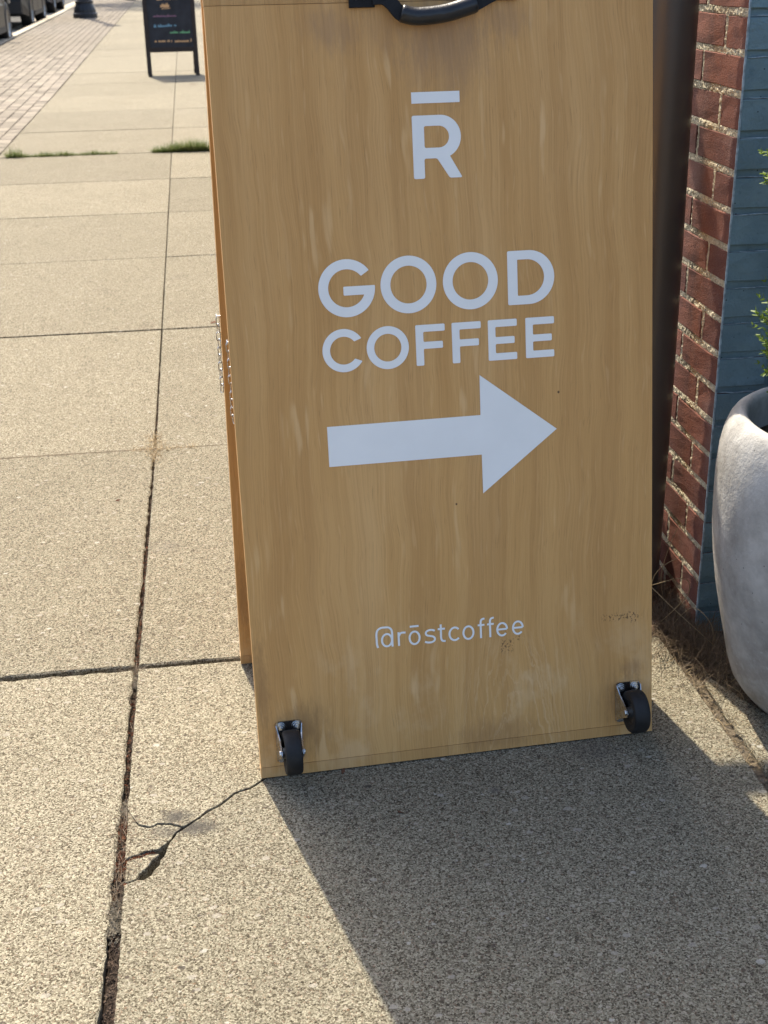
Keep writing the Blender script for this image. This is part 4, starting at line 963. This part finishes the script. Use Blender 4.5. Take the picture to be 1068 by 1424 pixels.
grains('leaf_crumbs', rg, mat_dirt('rusty_leaf_crumbs', (0.08, 0.03, 0.018), (0.30, 0.13, 0.07)), 0.0014, 0.0042, 'rust-brown crumbs of dead leaf in the long joint by the cracked slab', 'leaf crumbs')
# dry strip between slab and wall
def stripx(): return random.gauss(0.935, 0.035)
spots = gauss_spots(750, lambda: U_(0.868, 1.02), lambda: U_(1.78, 2.75), -0.012)
spots = [s for s in spots if s[0] < 0.955 or s[1] < YW-0.005]
blw = blades('straw', spots, STRAW, (0.010, 0.034), (0.0004, 0.0010), 1.6)
stuff(tag(blw, 'short bleached straw in the soil strip between slab and planter', 'dry grass'))
spots = gauss_spots(2400, lambda: random.gauss(0.925, 0.032), lambda: random.gauss(2.32, 0.12), -0.012)
spots = [s for s in spots if s[0] < 0.955 or s[1] < YW-0.005]
stuff(tag(blades('dead_weeds', spots, STRAWD, (0.02, 0.085), (0.0005, 0.0012), 1.5), 'dark tangle of dead weeds round the foot of the brick corner', 'weeds'))
tw = empty('weed_stalks', (0.90, 2.30, -0.012), 'long thin dry stalks arching out beside the foot of the downpipe', 'weed stalks')
for P, r in (([(-0.02, 0.02, 0), (0.02, -0.04, 0.10), (0.0, -0.06, 0.15), (-0.08, -0.05, 0.13)], 0.0011), ([(-0.05, 0.12, 0.10), (0.0, 0.0, 0.06), (0.06, -0.12, 0.018)], 0.0013),
             ([(0.03, 0.1, 0.0), (0.0, 0.06, 0.10), (0.02, 0.05, 0.20), (0.035, 0.02, 0.24)], 0.0009), ([(-0.02, 0.05, 0), (-0.03, 0.02, 0.12), (0.02, -0.01, 0.17), (0.05, -0.02, 0.11)], 0.001),
             ([(0.05, -0.22, 0), (0.06, -0.27, 0.05), (0.10, -0.33, 0.06), (0.13, -0.42, 0.008)], 0.0012), ([(0.02, -0.20, 0.005), (0.045, -0.28, 0.01), (0.03, -0.33, 0.006)], 0.0010),
             ([(0.07, -0.36, 0), (0.072, -0.37, 0.03), (0.066, -0.385, 0.065)], 0.0016), ([(-0.03, -0.13, 0.012), (-0.06, -0.16, 0.02), (-0.10, -0.15, 0.014)], 0.001), ([(0.0, 0.0, 0), (0.04, -0.02, 0.06), (0.06, -0.08, 0.05), (0.05, -0.12, 0.01)], 0.001)):
    bm = bmesh.new(); pp = smoothcurve(P, 6); tube(bm, pp, [r*(1-0.6*i/(len(pp)-1)) for i in range(len(pp))], 5); bmobj('stalk', bm, STRAW, tw, smooth=True)
# crumbs and gravel in the strip
gs = [(U_(0.868, 0.965), U_(1.5, 2.7), -0.0125, 1) for _ in range(900)]
grains('gravel_crumbs', gs, STONE, 0.0015, 0.0055, 'loose grit and crumbs in the soil gap along the slab edge', 'gravel')
# brick shard and stones by the pipe foot
def chunk(name, loc, sx, sy, sz, mat, label, cat, seed):
    bm = bmesh.new(); bmesh.ops.create_icosphere(bm, subdivisions=2, radius=1); r3 = random.Random(seed)
    for v_ in bm.verts:
        v_.co *= 1+0.28*mnoise.noise(v_.co*1.6+Vector((seed, 0, 0))); v_.co.x *= sx; v_.co.y *= sy; v_.co.z *= sz
        v_.co.z = max(v_.co.z, -sz*0.45)
    return tag(bmobj(name, bm, mat, None, loc, (0, 0, r3.uniform(0, 3))), label, cat)
chunk('brick_shard', (0.860, 2.285, 0.002), 0.034, 0.018, 0.016, mat_dirt('weathered_shard', (0.12, 0.075, 0.05), (0.27, 0.19, 0.13)), 'brown broken shard lying by the foot of the downpipe', 'shard', 3)
chunk('stone', (0.832, 2.325, 0.010), 0.012, 0.010, 0.010, STONE, 'small pale stone next to the broken shard by the downpipe', 'stone', 5)
def leaf_bit(loc, s, label):
    v = [(-s, 0, 0.001), (-s*0.3, s*0.45, 0.004), (s*0.6, s*0.3, 0.002), (s, 0, 0.005), (s*0.2, -s*0.4, 0.0015)]
    b = [(x, y, z-0.0006) for x, y, z in v]; n = 5
    f = [tuple(range(n)), tuple(range(2*n-1, n-1, -1))]+[(k, n+k, n+(k+1) % n, (k+1) % n) for k in range(n)]
    return tag(link('leaf_scrap', mesh('leaf_scrap', v+b, f, LITTER), None, loc, (0, 0, U_(0, 3))), label, 'leaf', 'scraps of dead leaf on the concrete')
leaf_bit((0.175, 1.885, 0), 0.007, 'tiny reddish leaf scrap lying right below the lower edge of the sign')
leaf_bit((0.255, 1.755, 0), 0.006, 'tiny dark leaf scrap on the shaded slab in front of the sign')
leaf_bit((0.02, 15.0, 0), 0.05, 'curled brown leaf on the slab just in front of the chalkboard easel')
leaf_bit((-0.265, 3.19, 0), 0.007, 'dark speck of leaf near the long joint on bare sunlit slab')
leaf_bit((0.018, 4.93, 0), 0.018, 'thin dark leaf scrap by the joint near the hanging chain')
